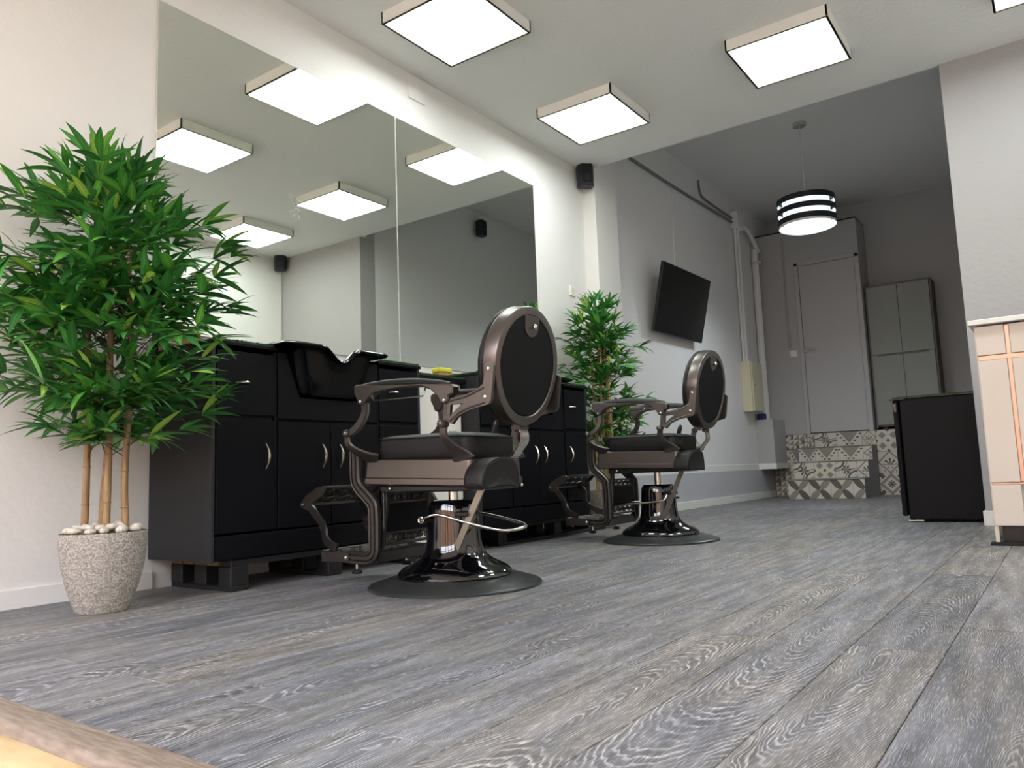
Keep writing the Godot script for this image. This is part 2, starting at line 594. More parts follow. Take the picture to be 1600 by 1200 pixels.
# the printed cement tiles: pale ground with two greys
func make_prints() -> void:
	M.tile = []
	var S := 160
	var base := c8(206, 200, 186)
	var mid := c8(138, 133, 124)
	var dark := c8(92, 88, 82)
	for k in 7:
		var im := Image.create(S, S, false, Image.FORMAT_RGB8)
		for y in S:
			for x in S:
				var p := Vector2((x + 0.5) / S, (y + 0.5) / S)
				var q := p - Vector2(0.5, 0.5)
				var c := base
				if k == 0:      # petals that cross in the middle
					var a := Vector2(q.x + q.y, q.x - q.y) * 0.7071
					var w := func(t: float) -> float: return 0.15 * sqrt(maxf(0.0, 1.0 - pow((absf(t) - 0.36) / 0.34, 2.0)))
					if absf(a.y) < w.call(a.x): c = dark
					elif absf(a.x) < w.call(a.y): c = mid
				elif k == 1:    # two quarter arches with a flower between them
					var r := p.length(); var r2 := (p - Vector2.ONE).length()
					for rr in [r, r2]:
						if absf(rr - 0.42) < 0.045 or absf(rr - 0.56) < 0.018: c = dark
						if rr < 0.2 and fposmod(atan2(p.y if rr == r else 1 - p.y, p.x if rr == r else 1 - p.x) * 4.0, 2.0) < 1.0: c = mid
					var an := atan2(q.y, q.x)
					if q.length() < 0.26 * absf(cos(an * 3.0)) and q.length() > 0.05: c = dark
					if q.length() < 0.03: c = dark
				elif k == 2:    # lattice of diamonds and dots
					var u := Vector2(fposmod(p.x * 2.0, 1.0), fposmod(p.y * 2.0, 1.0)) - Vector2(0.5, 0.5)
					if absf(u.x) + absf(u.y) < 0.34: c = mid
					var e := Vector2(0.5 - absf(u.x), 0.5 - absf(u.y))
					if e.length() < 0.14: c = dark
				elif k == 3:    # triangle with stepped squares
					if p.y < 0.82 and absf(q.x) < (0.82 - p.y) * 0.46: c = mid
					for s in [-1, 1]:
						for t in 4:
							var cc := Vector2(0.5 + s * (0.10 + 0.115 * t), 0.88 - 0.24 * t)
							if absf(p.x - cc.x) < 0.05 and absf(p.y - cc.y) < 0.06: c = dark
				elif k == 4:    # saw-tooth triangles
					var u := Vector2(fposmod(p.x * 3.0, 1.0), fposmod(p.y * 3.0, 1.0))
					if u.x + u.y > 1.0: c = mid
					if (int(p.x * 3.0) + int(p.y * 3.0)) % 3 == 0 and u.x > u.y: c = dark if u.x + u.y > 1.0 else mid
				elif k == 5:    # star in a frame of chevrons
					var an := atan2(q.y, q.x)
					var d := absf(q.x) + absf(q.y)
					if q.length() < 0.13 + 0.07 * cos(an * 8.0): c = dark
					elif d > 0.36 and d < 0.52: c = mid
					elif d > 0.62 and absf(absf(q.x) - absf(q.y)) < 0.12: c = dark
				else:           # fan of petals with a cross of dots
					var an := atan2(q.y - 0.12, q.x)
					var rr := Vector2(q.x, q.y - 0.12).length()
					if q.y < 0.12 and rr < 0.3 and rr > 0.12 and cos(an * 8.0) > 0.1: c = dark
					if rr < 0.12 and q.y < 0.14: c = mid
					var dd := absf(q.x) + absf(q.y)
					if absf(dd - 0.5) < 0.05: c = mid
					if q.y > 0.2 and absf(q.x) < 0.4 and (Vector2(fposmod(q.x * 6.0, 1.0), fposmod(q.y * 6.0, 1.0)) - Vector2(0.5, 0.5)).length() < 0.24: c = mid
				im.set_pixel(x, y, c)
		var m := mat(Color.WHITE, 0.45)
		m.albedo_texture = ImageTexture.create_from_image(im)
		M.tile.append(m)


# ---------------------------------------------------------------- the room
func wall(called: String, lo: Vector3, hi: Vector3, m: Material, label: String, category := "wall", bev := 0.0) -> MeshInstance3D:
	return solo(called, g().box((lo + hi) / 2, hi - lo, bev), m, label, category, "", "structure")


func plank_mesh(w: float, len: float, u0: float, flip: bool) -> ArrayMesh:
	var q := g()
	var h := 0.008
	var b := 0.0014
	var x0 := -w / 2; var x1 := w / 2; var z0 := -len / 2; var z1 := len / 2
	var ua := u0; var ub := u0 + len / 1.33
	var uvs := [Vector2(ua, 0), Vector2(ua, 1), Vector2(ub, 1), Vector2(ub, 0)]
	if flip:
		uvs = [uvs[2], uvs[3], uvs[0], uvs[1]]
	var t := [Vector3(x0 + b, 0, z1 - b), Vector3(x1 - b, 0, z1 - b), Vector3(x1 - b, 0, z0 + b), Vector3(x0 + b, 0, z0 + b)]
	var e := [Vector3(x0, -b, z1), Vector3(x1, -b, z1), Vector3(x1, -b, z0), Vector3(x0, -b, z0)]
	var l := [Vector3(x0, -h, z1), Vector3(x1, -h, z1), Vector3(x1, -h, z0), Vector3(x0, -h, z0)]
	q.quad(t[0], t[1], t[2], t[3], uvs[0], uvs[1], uvs[2], uvs[3])
	for i in 4:
		var j := (i + 1) % 4
		q.quad(e[i], e[j], t[j], t[i], uvs[i], uvs[j], uvs[j], uvs[i])
		q.quad(l[i], l[j], e[j], e[i], uvs[i], uvs[j], uvs[j], uvs[i])
	return q.mesh(0.0)


func make_floor() -> void:
	var fl := thing("floor", "grey limed oak laminate floor with long boards and dark seams", "floor", Vector3.ZERO, 0.0, "", "structure")
	var base := g()
	base.box(Vector3(2.05, -0.029, -3.2), Vector3(4.1, 0.04, 4.95))
	base.box(Vector3(1.39, -0.029, -8.05), Vector3(2.78, 0.04, 4.75))
	part("underlay", base, M.dark_gap, fl)
	var rn := RandomNumberGenerator.new()
	rn.seed = 8
	var W := 0.196
	var cache := {}
	var row := 0
	for k in range(-16, 7):
		var xa := 2.972 + W * k
		var xb := minf(xa + W, 4.1)
		xa = maxf(xa, 0.0)
		if xb - xa < 0.01: continue
		var zend := -10.4 if xb <= 2.9 else -5.67
		if xb > 2.78 and xa < 2.78 and zend < -6: xb = 2.78
		var z := -0.725
		var cut := -0.983 if (k + 16) % 2 == 0 else -2.0
		while z > zend + 0.01:
			var zb := maxf(cut, zend)
			var len := z - zb
			var key := [snappedf(xb - xa, 0.001), snappedf(len, 0.001), rn.randi() % 2]
			if not cache.has(key): cache[key] = plank_mesh(key[0] - 0.0016, key[1] - 0.0016, 0.0 if key[1] > 1.3 else 0.31, key[2] == 1)
			var pick := rn.randf()
			var tint := 0 if pick < 0.45 else (1 if pick < 0.78 else 2)
			var p := part("plank", cache[key], M.plank[(rn.randi() % 7) * 3 + tint], fl)
			p.position = Vector3((xa + xb) / 2, 0, (z + zb) / 2)
			z = zb
			cut -= 1.33
		row += 1

	# the threshold bar and the plywood at the entrance
	var prof := [Vector2(-0.735, 0.0005), Vector2(-0.733, 0.006), Vector2(-0.727, 0.0085), Vector2(-0.692, 0.0082), Vector2(-0.672, 0.005), Vector2(-0.661, -0.003), Vector2(-0.657, -0.016), Vector2(-0.70, -0.016)]
	var q := g()
	var a := PackedVector3Array(); var b := PackedVector3Array()
	for p in prof:
		a.append(Vector3(0.0, p.y, p.x)); b.append(Vector3(4.1, p.y, p.x))
	q.loft([a, b])
	solo("trim_1", q, M.threshold, "tan wood threshold bar along the near edge of the grey floor", "threshold", "", "structure")
	wall("floor", Vector3(0, -0.05, -0.66), Vector3(4.1, -0.016, 1.25), M.ply, "pale plywood floor at the entrance in front of the threshold bar", "floor")


func make_room() -> void:
	make_floor()
	# left wall with the pilaster where the low ceiling ends
	wall("wall_left", Vector3(-0.15, -0.05, -5.70), Vector3(0, 3.2, 1.2), M.wall, "white painted side wall that carries the mirrors and the black stations")
	wall("wall_left", Vector3(-0.15, -0.05, -10.9), Vector3(0, 4.0, -5.70), M.wall_tv, "grey painted side wall of the back room behind the television")
	wall("wall_pilaster", Vector3(0, -0.01, -6.1), Vector3(0.122, 3.86, -5.705), M.wall, "white pilaster in the corner behind the small bamboo", "pilaster")
	wall("wall_right", Vector3(4.1, -0.05, -5.68), Vector3(4.25, 3.2, 1.2), M.wall, "white side wall opposite the mirrors, seen in the mirrors")
	wall("wall_pier", Vector3(2.78, -0.05, -5.9), Vector3(4.1, 3.04, -5.68), M.pier, "pale grey wall end between the fridge and the reception counter")
	wall("wall_right", Vector3(2.78, -0.05, -10.9), Vector3(2.93, 4.0, -5.9), M.wall_tv, "grey right wall of the back room, seen in the right mirror")
	wall("wall_back", Vector3(-0.15, -0.05, -11.05), Vector3(2.93, 4.0, -10.9), M.wall_back, "dark grey end wall behind the tall grey cupboard")
	wall("ceiling", Vector3(-0.15, 3.04, -5.705), Vector3(4.25, 3.2, 1.2), M.ceil, "low white plaster ceiling that carries the square light panels", "ceiling")
	solo("wall_bulkhead", g().box(Vector3(2.05, 3.6, -5.70), Vector3(4.4, 0.8, 0.16)).box(Vector3(2.86, 3.52, -5.84), Vector3(0.16, 0.96, 0.125)), M.wall_back, "plaster step from the low ceiling up to the back room ceiling", "bulkhead", "", "structure")
	wall("ceiling", Vector3(-0.15, 3.85, -11.05), Vector3(2.93, 4.0, -5.70), M.ceil_back, "higher grey ceiling of the back room around the pendant lamp", "ceiling")

	# skirtings
	wall("baseboard_left", Vector3(0, 0, -1.83), Vector3(0.013, 0.075, 1.05), M.skirt, "white skirting board behind the speckled plant pot", "skirting", 0.003)
	wall("baseboard_left", Vector3(0.03, 0, -9.0), Vector3(0.043, 0.082, -6.1), M.skirt, "white skirting board under the television wall, its near length", "skirting", 0.003)
	wall("baseboard_left", Vector3(0.03, 0, -10.39), Vector3(0.043, 0.082, -9.003), M.skirt, "white skirting board by the tiled steps, its far length", "skirting", 0.003)
	wall("wall_plinth", Vector3(0, 0, -10.4), Vector3(0.03, 0.365, -6.1), M.plinth, "grey low plinth along the foot of the television wall", "plinth")
	wall("trim_2", Vector3(0, 0.365, -9.88), Vector3(0.013, 0.437, -6.1), M.skirt, "white ledge board above the plinth under the television", "trim", 0.003)
	var pb := g()
	pb.box(Vector3(2.83, 0.047, -5.674), Vector3(0.13, 0.094, 0.013), 0.003)
	pb.box(Vector3(2.773, 0.047, -5.77), Vector3(0.013, 0.094, 0.21), 0.003)
	solo("baseboard_right", pb, M.skirt, "cream skirting round the foot of the wall end by the counter", "skirting", "", "structure")

	# partition with the door, raised platform and tiled steps
	var pt := g()
	pt.box(Vector3(0.27, 2.161, -10.65), Vector3(0.54, 2.718, 0.5))
	pt.box(Vector3(1.275, 2.161, -10.65), Vector3(0.05, 2.718, 0.5))
	pt.box(Vector3(0.895, 3.275, -10.65), Vector3(0.71, 0.49, 0.5))
	pt.box(Vector3(0.895, 1.927, -10.75), Vector3(0.71, 2.25, 0.3))
	solo("wall_partition", pt, M.wall_back, "grey partition wall round the door at the top of the tiled steps", "wall", "", "structure")
	wall("trim_3", Vector3(0, 3.52, -10.9), Vector3(1.3, 3.535, -10.39), M.dark_gap, "dark shadow gap board on top of the grey partition", "trim")
	wall("wall_platform", Vector3(0, 0, -10.9), Vector3(2.78, 0.80, -10.41), M.step_side, "raised platform behind the patterned tiles under the grey cupboard", "platform")
	var dr := thing("door_1", "grey flush door with steel lever handle at the top of the tiled steps", "door", Vector3(0.895, 0.805, -10.41), 0.0, "", "structure")
	part("door_leaf", g().box(Vector3(0, 1.11, -0.01), Vector3(0.70, 2.21, 0.036), 0.004), M.door, dr)
	var fr := g()
	for s in [-1, 1]: fr.box(Vector3(s * 0.378, 1.125, 0.016), Vector3(0.052, 2.27, 0.014), 0.003)
	fr.box(Vector3(0, 2.24, 0.016), Vector3(0.80, 0.05, 0.014), 0.003)
	part("door_frame", fr, M.door, dr)
	var hd := g()
	hd.xf = Transform3D(Basis(), Vector3(-0.325, 1.085, 0.01))
	hd.tube([Vector3(0, 0, 0), Vector3(0, 0, 0.012)], 0.026, 16)
	hd.tube(smooth_path([Vector3(0, 0, 0.01), Vector3(0, 0, 0.045), Vector3(0.02, 0.002, 0.056), Vector3(0.08, 0.006, 0.056), Vector3(0.135, -0.004, 0.054)]), 0.009, 8)
	part("door_handle", hd, M.steel, dr)
	var hg := g()
	hg.tube([Vector3(0.352, 0.56, 0.016), Vector3(0.352, 0.66, 0.016)], 0.007, 8)
	part("hinge", hg, M.steel, dr)

	make_steps()

	# shop front behind the camera: timber frame, glass and the street
	var ff := g()
	for x in [0.04, 1.36, 2.0, 3.0, 4.06]: ff.box(Vector3(x, 1.5, 1.12), Vector3(0.09, 3.1, 0.09), 0.006)
	for y in [0.05, 2.35, 2.99]: ff.box(Vector3(2.05, y, 1.12), Vector3(4.1, 0.1, 0.08), 0.006)
	solo("window_1", ff, M.front_wood, "brown timber shop front frame at the entrance behind the viewer", "shop front", "", "structure")
	solo("window_2", g().box(Vector3(2.05, 1.5, 1.12), Vector3(4.0, 2.9, 0.006)), M.glass, "clear shop window glass at the entrance behind the viewer", "window", "", "structure")
	wall("wall_across", Vector3(-14, -0.06, 12.0), Vector3(18, 4.6, 12.4), M.brick_far, "brown house front across the street from the shop entrance", "facade")
	wall("ground", Vector3(-12, -0.2, 1.25), Vector3(16, -0.06, 14), M.paving, "pale stone pavement outside the shop entrance", "pavement")


func tile_piece(to: Node, k: int, c: Vector3, w: float, h: float, u: Rect2, face := Vector3.BACK) -> void:
	# one printed tile with a pressed edge, its face towards +z or +x
	var q := g()
	var b := 0.002
	var t := 0.008
	q.xf = Transform3D(Basis(), c) if face == Vector3.BACK else Transform3D(Basis(Vector3.UP, PI / 2), c)
	var x := w / 2 - 0.0012; var y := h / 2 - 0.0012
	var p := [Vector3(-x + b, -y + b, t), Vector3(x - b, -y + b, t), Vector3(x - b, y - b, t), Vector3(-x + b, y - b, t)]
	var e := [Vector3(-x, -y, t - b), Vector3(x, -y, t - b), Vector3(x, y, t - b), Vector3(-x, y, t - b)]
	var l := [Vector3(-x, -y, 0), Vector3(x, -y, 0), Vector3(x, y, 0), Vector3(-x, y, 0)]
	var uvs := [Vector2(u.position.x, u.end.y), u.end, Vector2(u.end.x, u.position.y), u.position]
	q.quad(p[0], p[1], p[2], p[3], uvs[0], uvs[1], uvs[2], uvs[3])
	for i in 4:
		var j := (i + 1) % 4
		q.quad(e[i], e[j], p[j], p[i], uvs[i], uvs[j], uvs[j], uvs[i])
		q.quad(l[i], l[j], e[j], e[i], uvs[i], uvs[j], uvs[j], uvs[i])
	part("tile", q.mesh(0.0), M.tile[k], to)


func make_steps() -> void:
	var st := thing("tiled_steps", "three steps faced with patterned grey and cream tiles below the grey door", "steps", Vector3(0.0, 0, 0), 0.0, "", "structure")
	var x0 := 0.452; var x1 := 1.312
	var fronts := [-9.55, -9.83, -10.11]
	var tops := [0.222, 0.43, 0.605]
	var q := g()
	q.extrude(PackedVector2Array([Vector2(9.551, 0.0), Vector2(10.40, 0.0), Vector2(10.40, tops[2]), Vector2(10.111, tops[2]), Vector2(10.111, tops[1]), Vector2(9.831, tops[1]), Vector2(9.831, tops[0]), Vector2(9.551, tops[0])]), Vector3((x0 + x1) / 2, 0, 0), Vector3(0, 0, -1), Vector3.UP, x1 - x0 - 0.001)
	part("step_core", q, M.step_side, st)
	var tr := g()
	for i in 3:
		var back: float = fronts[i + 1] if i < 2 else -10.405
		tr.box(Vector3((x0 + x1) / 2, tops[i] + 0.006, (fronts[i] + back) / 2 + 0.006), Vector3(x1 - x0 + 0.008, 0.012, absf(back - fronts[i]) + 0.02), 0.003)
	part("tread", tr, M.step_side, st)
	# risers, from the bottom: crossing petals, arches and lattice, triangles
	var rows := [[0, 0, 0, 0], [1, 2, 1, 6], [3, 3, 3, 6]]
	var widths := [[0.245, 0.245, 0.245, 0.125], [0.245, 0.245, 0.245, 0.125], [0.2, 0.27, 0.29, 0.10]]
	for i in 3:
		var x := x0
		var y0: float = 0.0 if i == 0 else tops[i - 1] + 0.012
		var h: float = tops[i] - y0 - 0.001
		for j in 4:
			var w: float = widths[i][j]
			tile_piece(st, rows[i][j], Vector3(x + w / 2, y0 + h / 2, fronts[i]), w, h, Rect2(0, 0.08 if i < 2 else 0.0, minf(1.0, w / 0.245), 0.84 if i < 2 else 1.0))
			x += w
	# the tiled front of the platform, left, above and right of the steps
	var pf := thing("tiled_platform_front", "patterned tile facing of the raised platform beside and above the steps", "tile wall", Vector3.ZERO, 0.0, "", "structure")
	for r in 4:
		for c in 2:
			tile_piece(pf, [[4, 5], [4, 6], [1, 3], [5, 4]][r][c], Vector3(0.045 + 0.1025 + 0.204 * c, 0.1 + 0.2 * r, -10.408), 0.203, 0.199, Rect2(0, 0, 1, 1))
	for c in 4:
		var w: float = [0.13, 0.27, 0.30, 0.16][c]
		var xx: float = [0.452, 0.582, 0.852, 1.152][c]
		tile_piece(pf, [4, 1, 3, 6][c], Vector3(xx + w / 2, 0.711, -10.408), w, 0.176, Rect2(0, 0, 1, 1))
	for r in 3:
		for c in 5:
			var k: int = [[5, 4, 5, 2, 5], [6, 5, 6, 1, 4], [2, 6, 5, 6, 5]][r][c]
			tile_piece(pf, k, Vector3(1.314 + 0.1325 + 0.2667 * c, 0.1335 + 0.2667 * r, -10.408), 0.265, 0.265, Rect2(0, 0, 1, 1))


# ---------------------------------------------------------------- barber chair
# chair axes: f forwards, y up, l to its left; the thing faces -x before it is turned
func P(f: float, y: float, l: float) -> Vector3: return Vector3(-f, y, l)


func ext_l(q: G, pts, l: float, depth: float, bev: float, lift := 0.0) -> void:
	# an outline in the (f, y) plane made solid across the chair
	var poly := PackedVector2Array()
	for p in pts: poly.append(Vector2(-p.x, p.y + lift))
	q.extrude(poly, Vector3(0, 0, l), Vector3.RIGHT, Vector3.UP, depth, bev)


func ring_l(f0: float, f1: float, hw: float, y: float, r: float, tilt := 0.0) -> PackedVector3Array:
	var o := PackedVector3Array()
	for p in rrect(f1 - f0, hw * 2, r, 5): o.append(P(p.x + (f0 + f1) / 2, y + tilt * (p.x + (f0 + f1) / 2), p.y))
	return o


func lattice(q: G, o: Vector3, e1: Vector3, e2: Vector3, w: float, h: float, step: float, th: float) -> void:
	# cast scrollwork: rows of rings tied by short bars
	var nx := int(w / step); var ny := maxi(1, int(h / step))
	var n := e1.cross(e2).normalized()
	for i in nx:
		for j in ny:
			var c := o + e1 * (-w / 2 + w * (i + 0.5) / nx) + e2 * (-h / 2 + h * (j + 0.5) / ny)
			var pth := []
			var rr := step * (0.40 if (i + j) % 2 == 0 else 0.32)
			for k in 9: pth.append(c + (e1 * cos(TAU * k / 9) + e2 * sin(TAU * k / 9) * (1.0 if (i + j) % 2 == 0 else 0.6)) * rr)
			q.tube(pth, th, 4, false, true)
			var d1 := (e1 + e2) if (i + j) % 2 == 0 else (e1 - e2)
			q.tube([c - d1 * step * 0.48, c + d1 * step * 0.48], th * 0.9, 4)


func make_chair(at: Vector3, turn: float, up: float, label: String) -> void:
	var t := thing("barber_chair", label, "barber chair", at, turn, "vintage barber chairs facing the mirrors")
	var tl := 0.035
	# foot
	part("base_plate", g().lathe([Vector2(0.345, 0.0), Vector2(0.346, 0.008), Vector2(0.338, 0.014), Vector2(0.322, 0.017), Vector2(0.312, 0.021), Vector2(0.27, 0.034), Vector2(0.20, 0.043), Vector2(0.05, 0.044)], 72), M.disc, t)
	part("base_bell", g().lathe([Vector2(0.228, 0.036), Vector2(0.231, 0.046), Vector2(0.226, 0.058), Vector2(0.208, 0.074), Vector2(0.176, 0.089), Vector2(0.150, 0.103), Vector2(0.131, 0.118), Vector2(0.118, 0.138), Vector2(0.111, 0.165), Vector2(0.107, 0.20), Vector2(0.102, 0.285), Vector2(0.099, 0.318), Vector2(0.086, 0.336), Vector2(0.06, 0.339), Vector2(0.02, 0.339)], 64), M.gloss_black, t)
	part("piston", g().tube([Vector3(0, 0.33, 0), Vector3(0, 0.40 + up, 0)], 0.019, 20), M.chrome, t)
	var pl := g()
	if up < 0.01:
		pl.tube([P(0.085, 0.262, -0.10), P(0.085, 0.262, 0.10)], 0.010, 10)
		pl.tube(smooth_path([P(0.085, 0.264, 0.10), P(0.05, 0.275, 0.11), P(-0.0, 0.282, 0.10), P(-0.12, 0.252, 0.085), P(-0.25, 0.225, 0.07), P(-0.305, 0.222, 0.05), P(-0.325, 0.228, 0.0), P(-0.305, 0.234, -0.05), P(-0.25, 0.245, -0.07), P(-0.12, 0.27, -0.085), P(0.0, 0.282, -0.10), P(0.085, 0.264, -0.10)]), 0.0062, 10)
		var ring := []
		for i in 14: ring.append(P(0.085 + cos(TAU * i / 14) * 0.012, 0.263 + sin(TAU * i / 14) * 0.012, 0.106))
		pl.tube(ring, 0.0045, 8, true, true)
	else:
		pl.tube(smooth_path([P(-0.10, 0.285, 0.10), P(-0.088, 0.25, 0.112), P(-0.05, 0.238, 0.118), P(0.06, 0.228, 0.122), P(0.2, 0.224, 0.11), P(0.24, 0.226, 0.06), P(0.245, 0.228, 0.0), P(0.22, 0.228, -0.07), P(0.1, 0.235, -0.11), P(-0.088, 0.25, -0.112)]), 0.0062, 10)
	part("pump_pedal", pl, M.chrome, t)
	var bk := g()
	bk.box(P(-0.105, 0.285, 0.06), Vector3(0.05, 0.02, 0.10), 0.004)
	part("pedal_bracket", bk, M.satin_black, t)
	var sb := g()
	var pr := PackedVector2Array([Vector2(-0.013, -0.004), Vector2(0.013, -0.004), Vector2(0.013, 0.004), Vector2(-0.013, 0.004)])
	sb.sweep([P(-0.065, 0.145, 0.085), P(-0.205, 0.40 + up, 0.085)], pr, Vector3(0, 0, 1).cross(Vector3(0.14, 0.25, 0)).normalized().cross(Vector3(0.14, 0.25, 0)).normalized())
	part("lever_bar", sb, M.strut, t)

	# seat
	var fr := g()
	fr.loft([ring_l(-0.20, 0.300, 0.178, 0.395 + up, 0.02, tl), ring_l(-0.222, 0.312, 0.196, 0.404 + up, 0.022, tl), ring_l(-0.222, 0.312, 0.196, 0.424 + up, 0.022, tl), ring_l(-0.216, 0.307, 0.190, 0.429 + up, 0.018, tl), ring_l(-0.216, 0.307, 0.1895, 0.434 + up, 0.018, tl), ring_l(-0.214, 0.304, 0.187, 0.497 + up, 0.018, tl), ring_l(-0.210, 0.300, 0.183, 0.501 + up, 0.016, tl)])
	part("seat_frame", fr, M.gun_brushed, t)
	part("chassis", g().box(P(0.02, 0.389 + up, 0.0), Vector3(0.45, 0.03, 0.33), 0.006), M.satin_black, t)
	var cu := g()
	cu.loft([ring_l(-0.185, 0.232, 0.158, 0.498 + up, 0.03, tl), ring_l(-0.20, 0.25, 0.172, 0.508 + up, 0.04, tl), ring_l(-0.206, 0.256, 0.178, 0.54 + up, 0.045, tl), ring_l(-0.204, 0.254, 0.177, 0.578 + up, 0.045, tl * 0.6), ring_l(-0.195, 0.243, 0.168, 0.592 + up, 0.045, tl * 0.5), ring_l(-0.165, 0.21, 0.14, 0.601 + up, 0.05, tl * 0.3), ring_l(-0.09, 0.13, 0.07, 0.606 + up, 0.05, 0)])
	var cm := part("seat_cushion", cu.mesh(50), M.vinyl, t)
	var pip := []
	for p in ring_l(-0.203, 0.253, 0.1765, 0.585 + up, 0.045, tl * 0.55): pip.append(p)
	part("piping", g().tube(pip, 0.0028, 6, false, true), M.vinyl, cm)
	for s in [-1, 1]:
		for p in [Vector2(0.185, 0.392), Vector2(-0.222, 0.386)]:
			part("frame_bolt", g().sphere(P(p.x, p.y + up, s * 0.172), 0.0075, 10), M.bolt, t)

	# arms
	for s in [1, -1]:
		var arm := g()
		var top := [Vector2(0.276, 0.80), Vector2(0.262, 0.808), Vector2(0.162, 0.802), Vector2(0.034, 0.797), Vector2(-0.073, 0.785), Vector2(-0.15, 0.776), Vector2(-0.196, 0.770), Vector2(-0.206, 0.760), Vector2(-0.203, 0.733), Vector2(-0.186, 0.727), Vector2(-0.182, 0.706), Vector2(-0.165, 0.697), Vector2(-0.147, 0.703), Vector2(-0.136, 0.727), Vector2(-0.102, 0.758), Vector2(-0.053, 0.774), Vector2(0.029, 0.776), Vector2(0.12, 0.774), Vector2(0.172, 0.769), Vector2(0.198, 0.758), Vector2(0.212, 0.744), Vector2(0.224, 0.730), Vector2(0.240, 0.722), Vector2(0.256, 0.730), Vector2(0.264, 0.752), Vector2(0.277, 0.775)]
		ext_l(arm, top, s * 0.255, 0.046, 0.005, up)
		var am := part("arm_frame", arm, M.gun, t)
		var pad := g()
		var rings := []
		for k in 13:
			var u := k / 12.0
			var f: float = lerpf(0.252, -0.184, u)
			var yb := 0.800 - 0.028 * u * u
			var hh := 0.021 * pow(sin(PI * clampf(u * 0.94 + 0.03, 0, 1)), 0.45)
			var ww := 0.027 * pow(sin(PI * clampf(u * 0.92 + 0.04, 0, 1)), 0.3)
			var ring := PackedVector3Array()
			for a in 12:
				var an := TAU * a / 12
				ring.append(P(f, yb + up + (maxf(sin(an), -0.3)) * hh, s * 0.255 + cos(an) * ww))
			rings.append(ring)
		pad.loft(rings)
		part("arm_pad", pad, M.vinyl, t)
		for p in [Vector2(-0.165, 0.712), Vector2(0.240, 0.738)]: part("arm_bolt", g().sphere(P(p.x, p.y + up, s * 0.280), 0.0065, 10, Vector3(1, 1, 0.6)), M.bolt, am)
		# front post: a ribbed bar that curves forwards to a ball joint
		var bar := PackedVector2Array([Vector2(-0.012, -0.012), Vector2(0.012, -0.012), Vector2(0.014, -0.005), Vector2(0.010, 0.0), Vector2(0.014, 0.005), Vector2(0.012, 0.012), Vector2(-0.012, 0.012), Vector2(-0.014, 0.005), Vector2(-0.010, 0.0), Vector2(-0.014, -0.005)])
		var fp := g()
		fp.sweep(smooth_path([P(0.238, 0.742 + up, s * 0.255), P(0.230, 0.708 + up, s * 0.257), P(0.236, 0.676 + up, s * 0.262), P(0.258, 0.643 + up, s * 0.268), P(0.285, 0.624 + up, s * 0.27), P(0.306, 0.616 + up, s * 0.27)]), bar, Vector3(0, 0, 1))
		fp.sphere(P(0.312, 0.616 + up, s * 0.284), 0.0165, 14)
		fp.tube([P(0.312, 0.616 + up, s * 0.250), P(0.312, 0.616 + up, s * 0.284)], 0.0135, 12)
		part("arm_post", fp, M.gun, t)
		# blades that carry the posts down to the seat frame
		for bl in [[[P(0.318, 0.606 + up, s * 0.268), P(0.318, 0.572 + up, s * 0.262), P(0.300, 0.545 + up, s * 0.238), P(0.265, 0.520 + up, s * 0.205), P(0.240, 0.505 + up, s * 0.186)], [0.022, 0.030, 0.046, 0.072, 0.10]], [[P(-0.150, 0.614 + up, s * 0.262), P(-0.145, 0.580 + up, s * 0.255), P(-0.158, 0.545 + up, s * 0.228), P(-0.175, 0.515 + up, s * 0.198), P(-0.182, 0.492 + up, s * 0.184)], [0.030, 0.034, 0.048, 0.078, 0.11]]]:
			var q := g()
			var pth := smooth_path(bl[0], 5)
			var rr := []
			for k in pth.size():
				var u := float(k) / (pth.size() - 1) * 4.0
				var i := mini(int(u), 3)
				var w: float = lerpf(bl[1][i], bl[1][i + 1], u - i)
				var tg: Vector3 = (pth[mini(k + 1, pth.size() - 1)] - pth[maxi(k - 1, 0)]).normalized()
				var side := (Vector3.RIGHT - tg * tg.x).normalized()
				var nn := tg.cross(side)
				var ring := PackedVector3Array()
				for c in [Vector2(-1, -0.6), Vector2(-0.8, -1), Vector2(0.8, -1), Vector2(1, -0.6), Vector2(1, 0.6), Vector2(0.8, 1), Vector2(-0.8, 1), Vector2(-1, 0.6)]:
					ring.append(pth[k] + side * c.x * w / 2 + nn * c.y * 0.0065)
				rr.append(ring)
			q.loft(rr)
			part("arm_bracket", q, M.gun, t)
		# rear truss: from the ball joint up to the plate on the backrest
		var tr := g()
		var outer := [Vector2(-0.152, 0.640), Vector2(-0.158, 0.711), Vector2(-0.186, 0.718), Vector2(-0.249, 0.725), Vector2(-0.30, 0.739), Vector2(-0.330, 0.758), Vector2(-0.336, 0.778), Vector2(-0.343, 0.826), Vector2(-0.348, 0.832), Vector2(-0.370, 0.833), Vector2(-0.380, 0.822), Vector2(-0.372, 0.763), Vector2(-0.363, 0.700), Vector2(-0.352, 0.684), Vector2(-0.314, 0.677), Vector2(-0.264, 0.668), Vector2(-0.218, 0.650), Vector2(-0.19, 0.622)]
		var hole := [Vector2(-0.186, 0.694), Vector2(-0.181, 0.650), Vector2(-0.21, 0.675), Vector2(-0.244, 0.696)]
		# slit from the outline to the opening, so that it is one outline
		var pts := []
		for i in 3: pts.append(outer[i])
		for h in [0, 1, 2, 3, 0]: pts.append(hole[h] + (Vector2(-0.0004, 0.0) if h == 0 and pts.size() > 3 else Vector2.ZERO))
		pts.append(outer[2] + Vector2(-0.0004, 0.0001))
		for i in range(3, outer.size()): pts.append(outer[i])
		ext_l(tr, pts, s * 0.258, 0.016, 0.0, up)
		tr.sphere(P(-0.152, 0.626 + up, s * 0.280), 0.0165, 14)
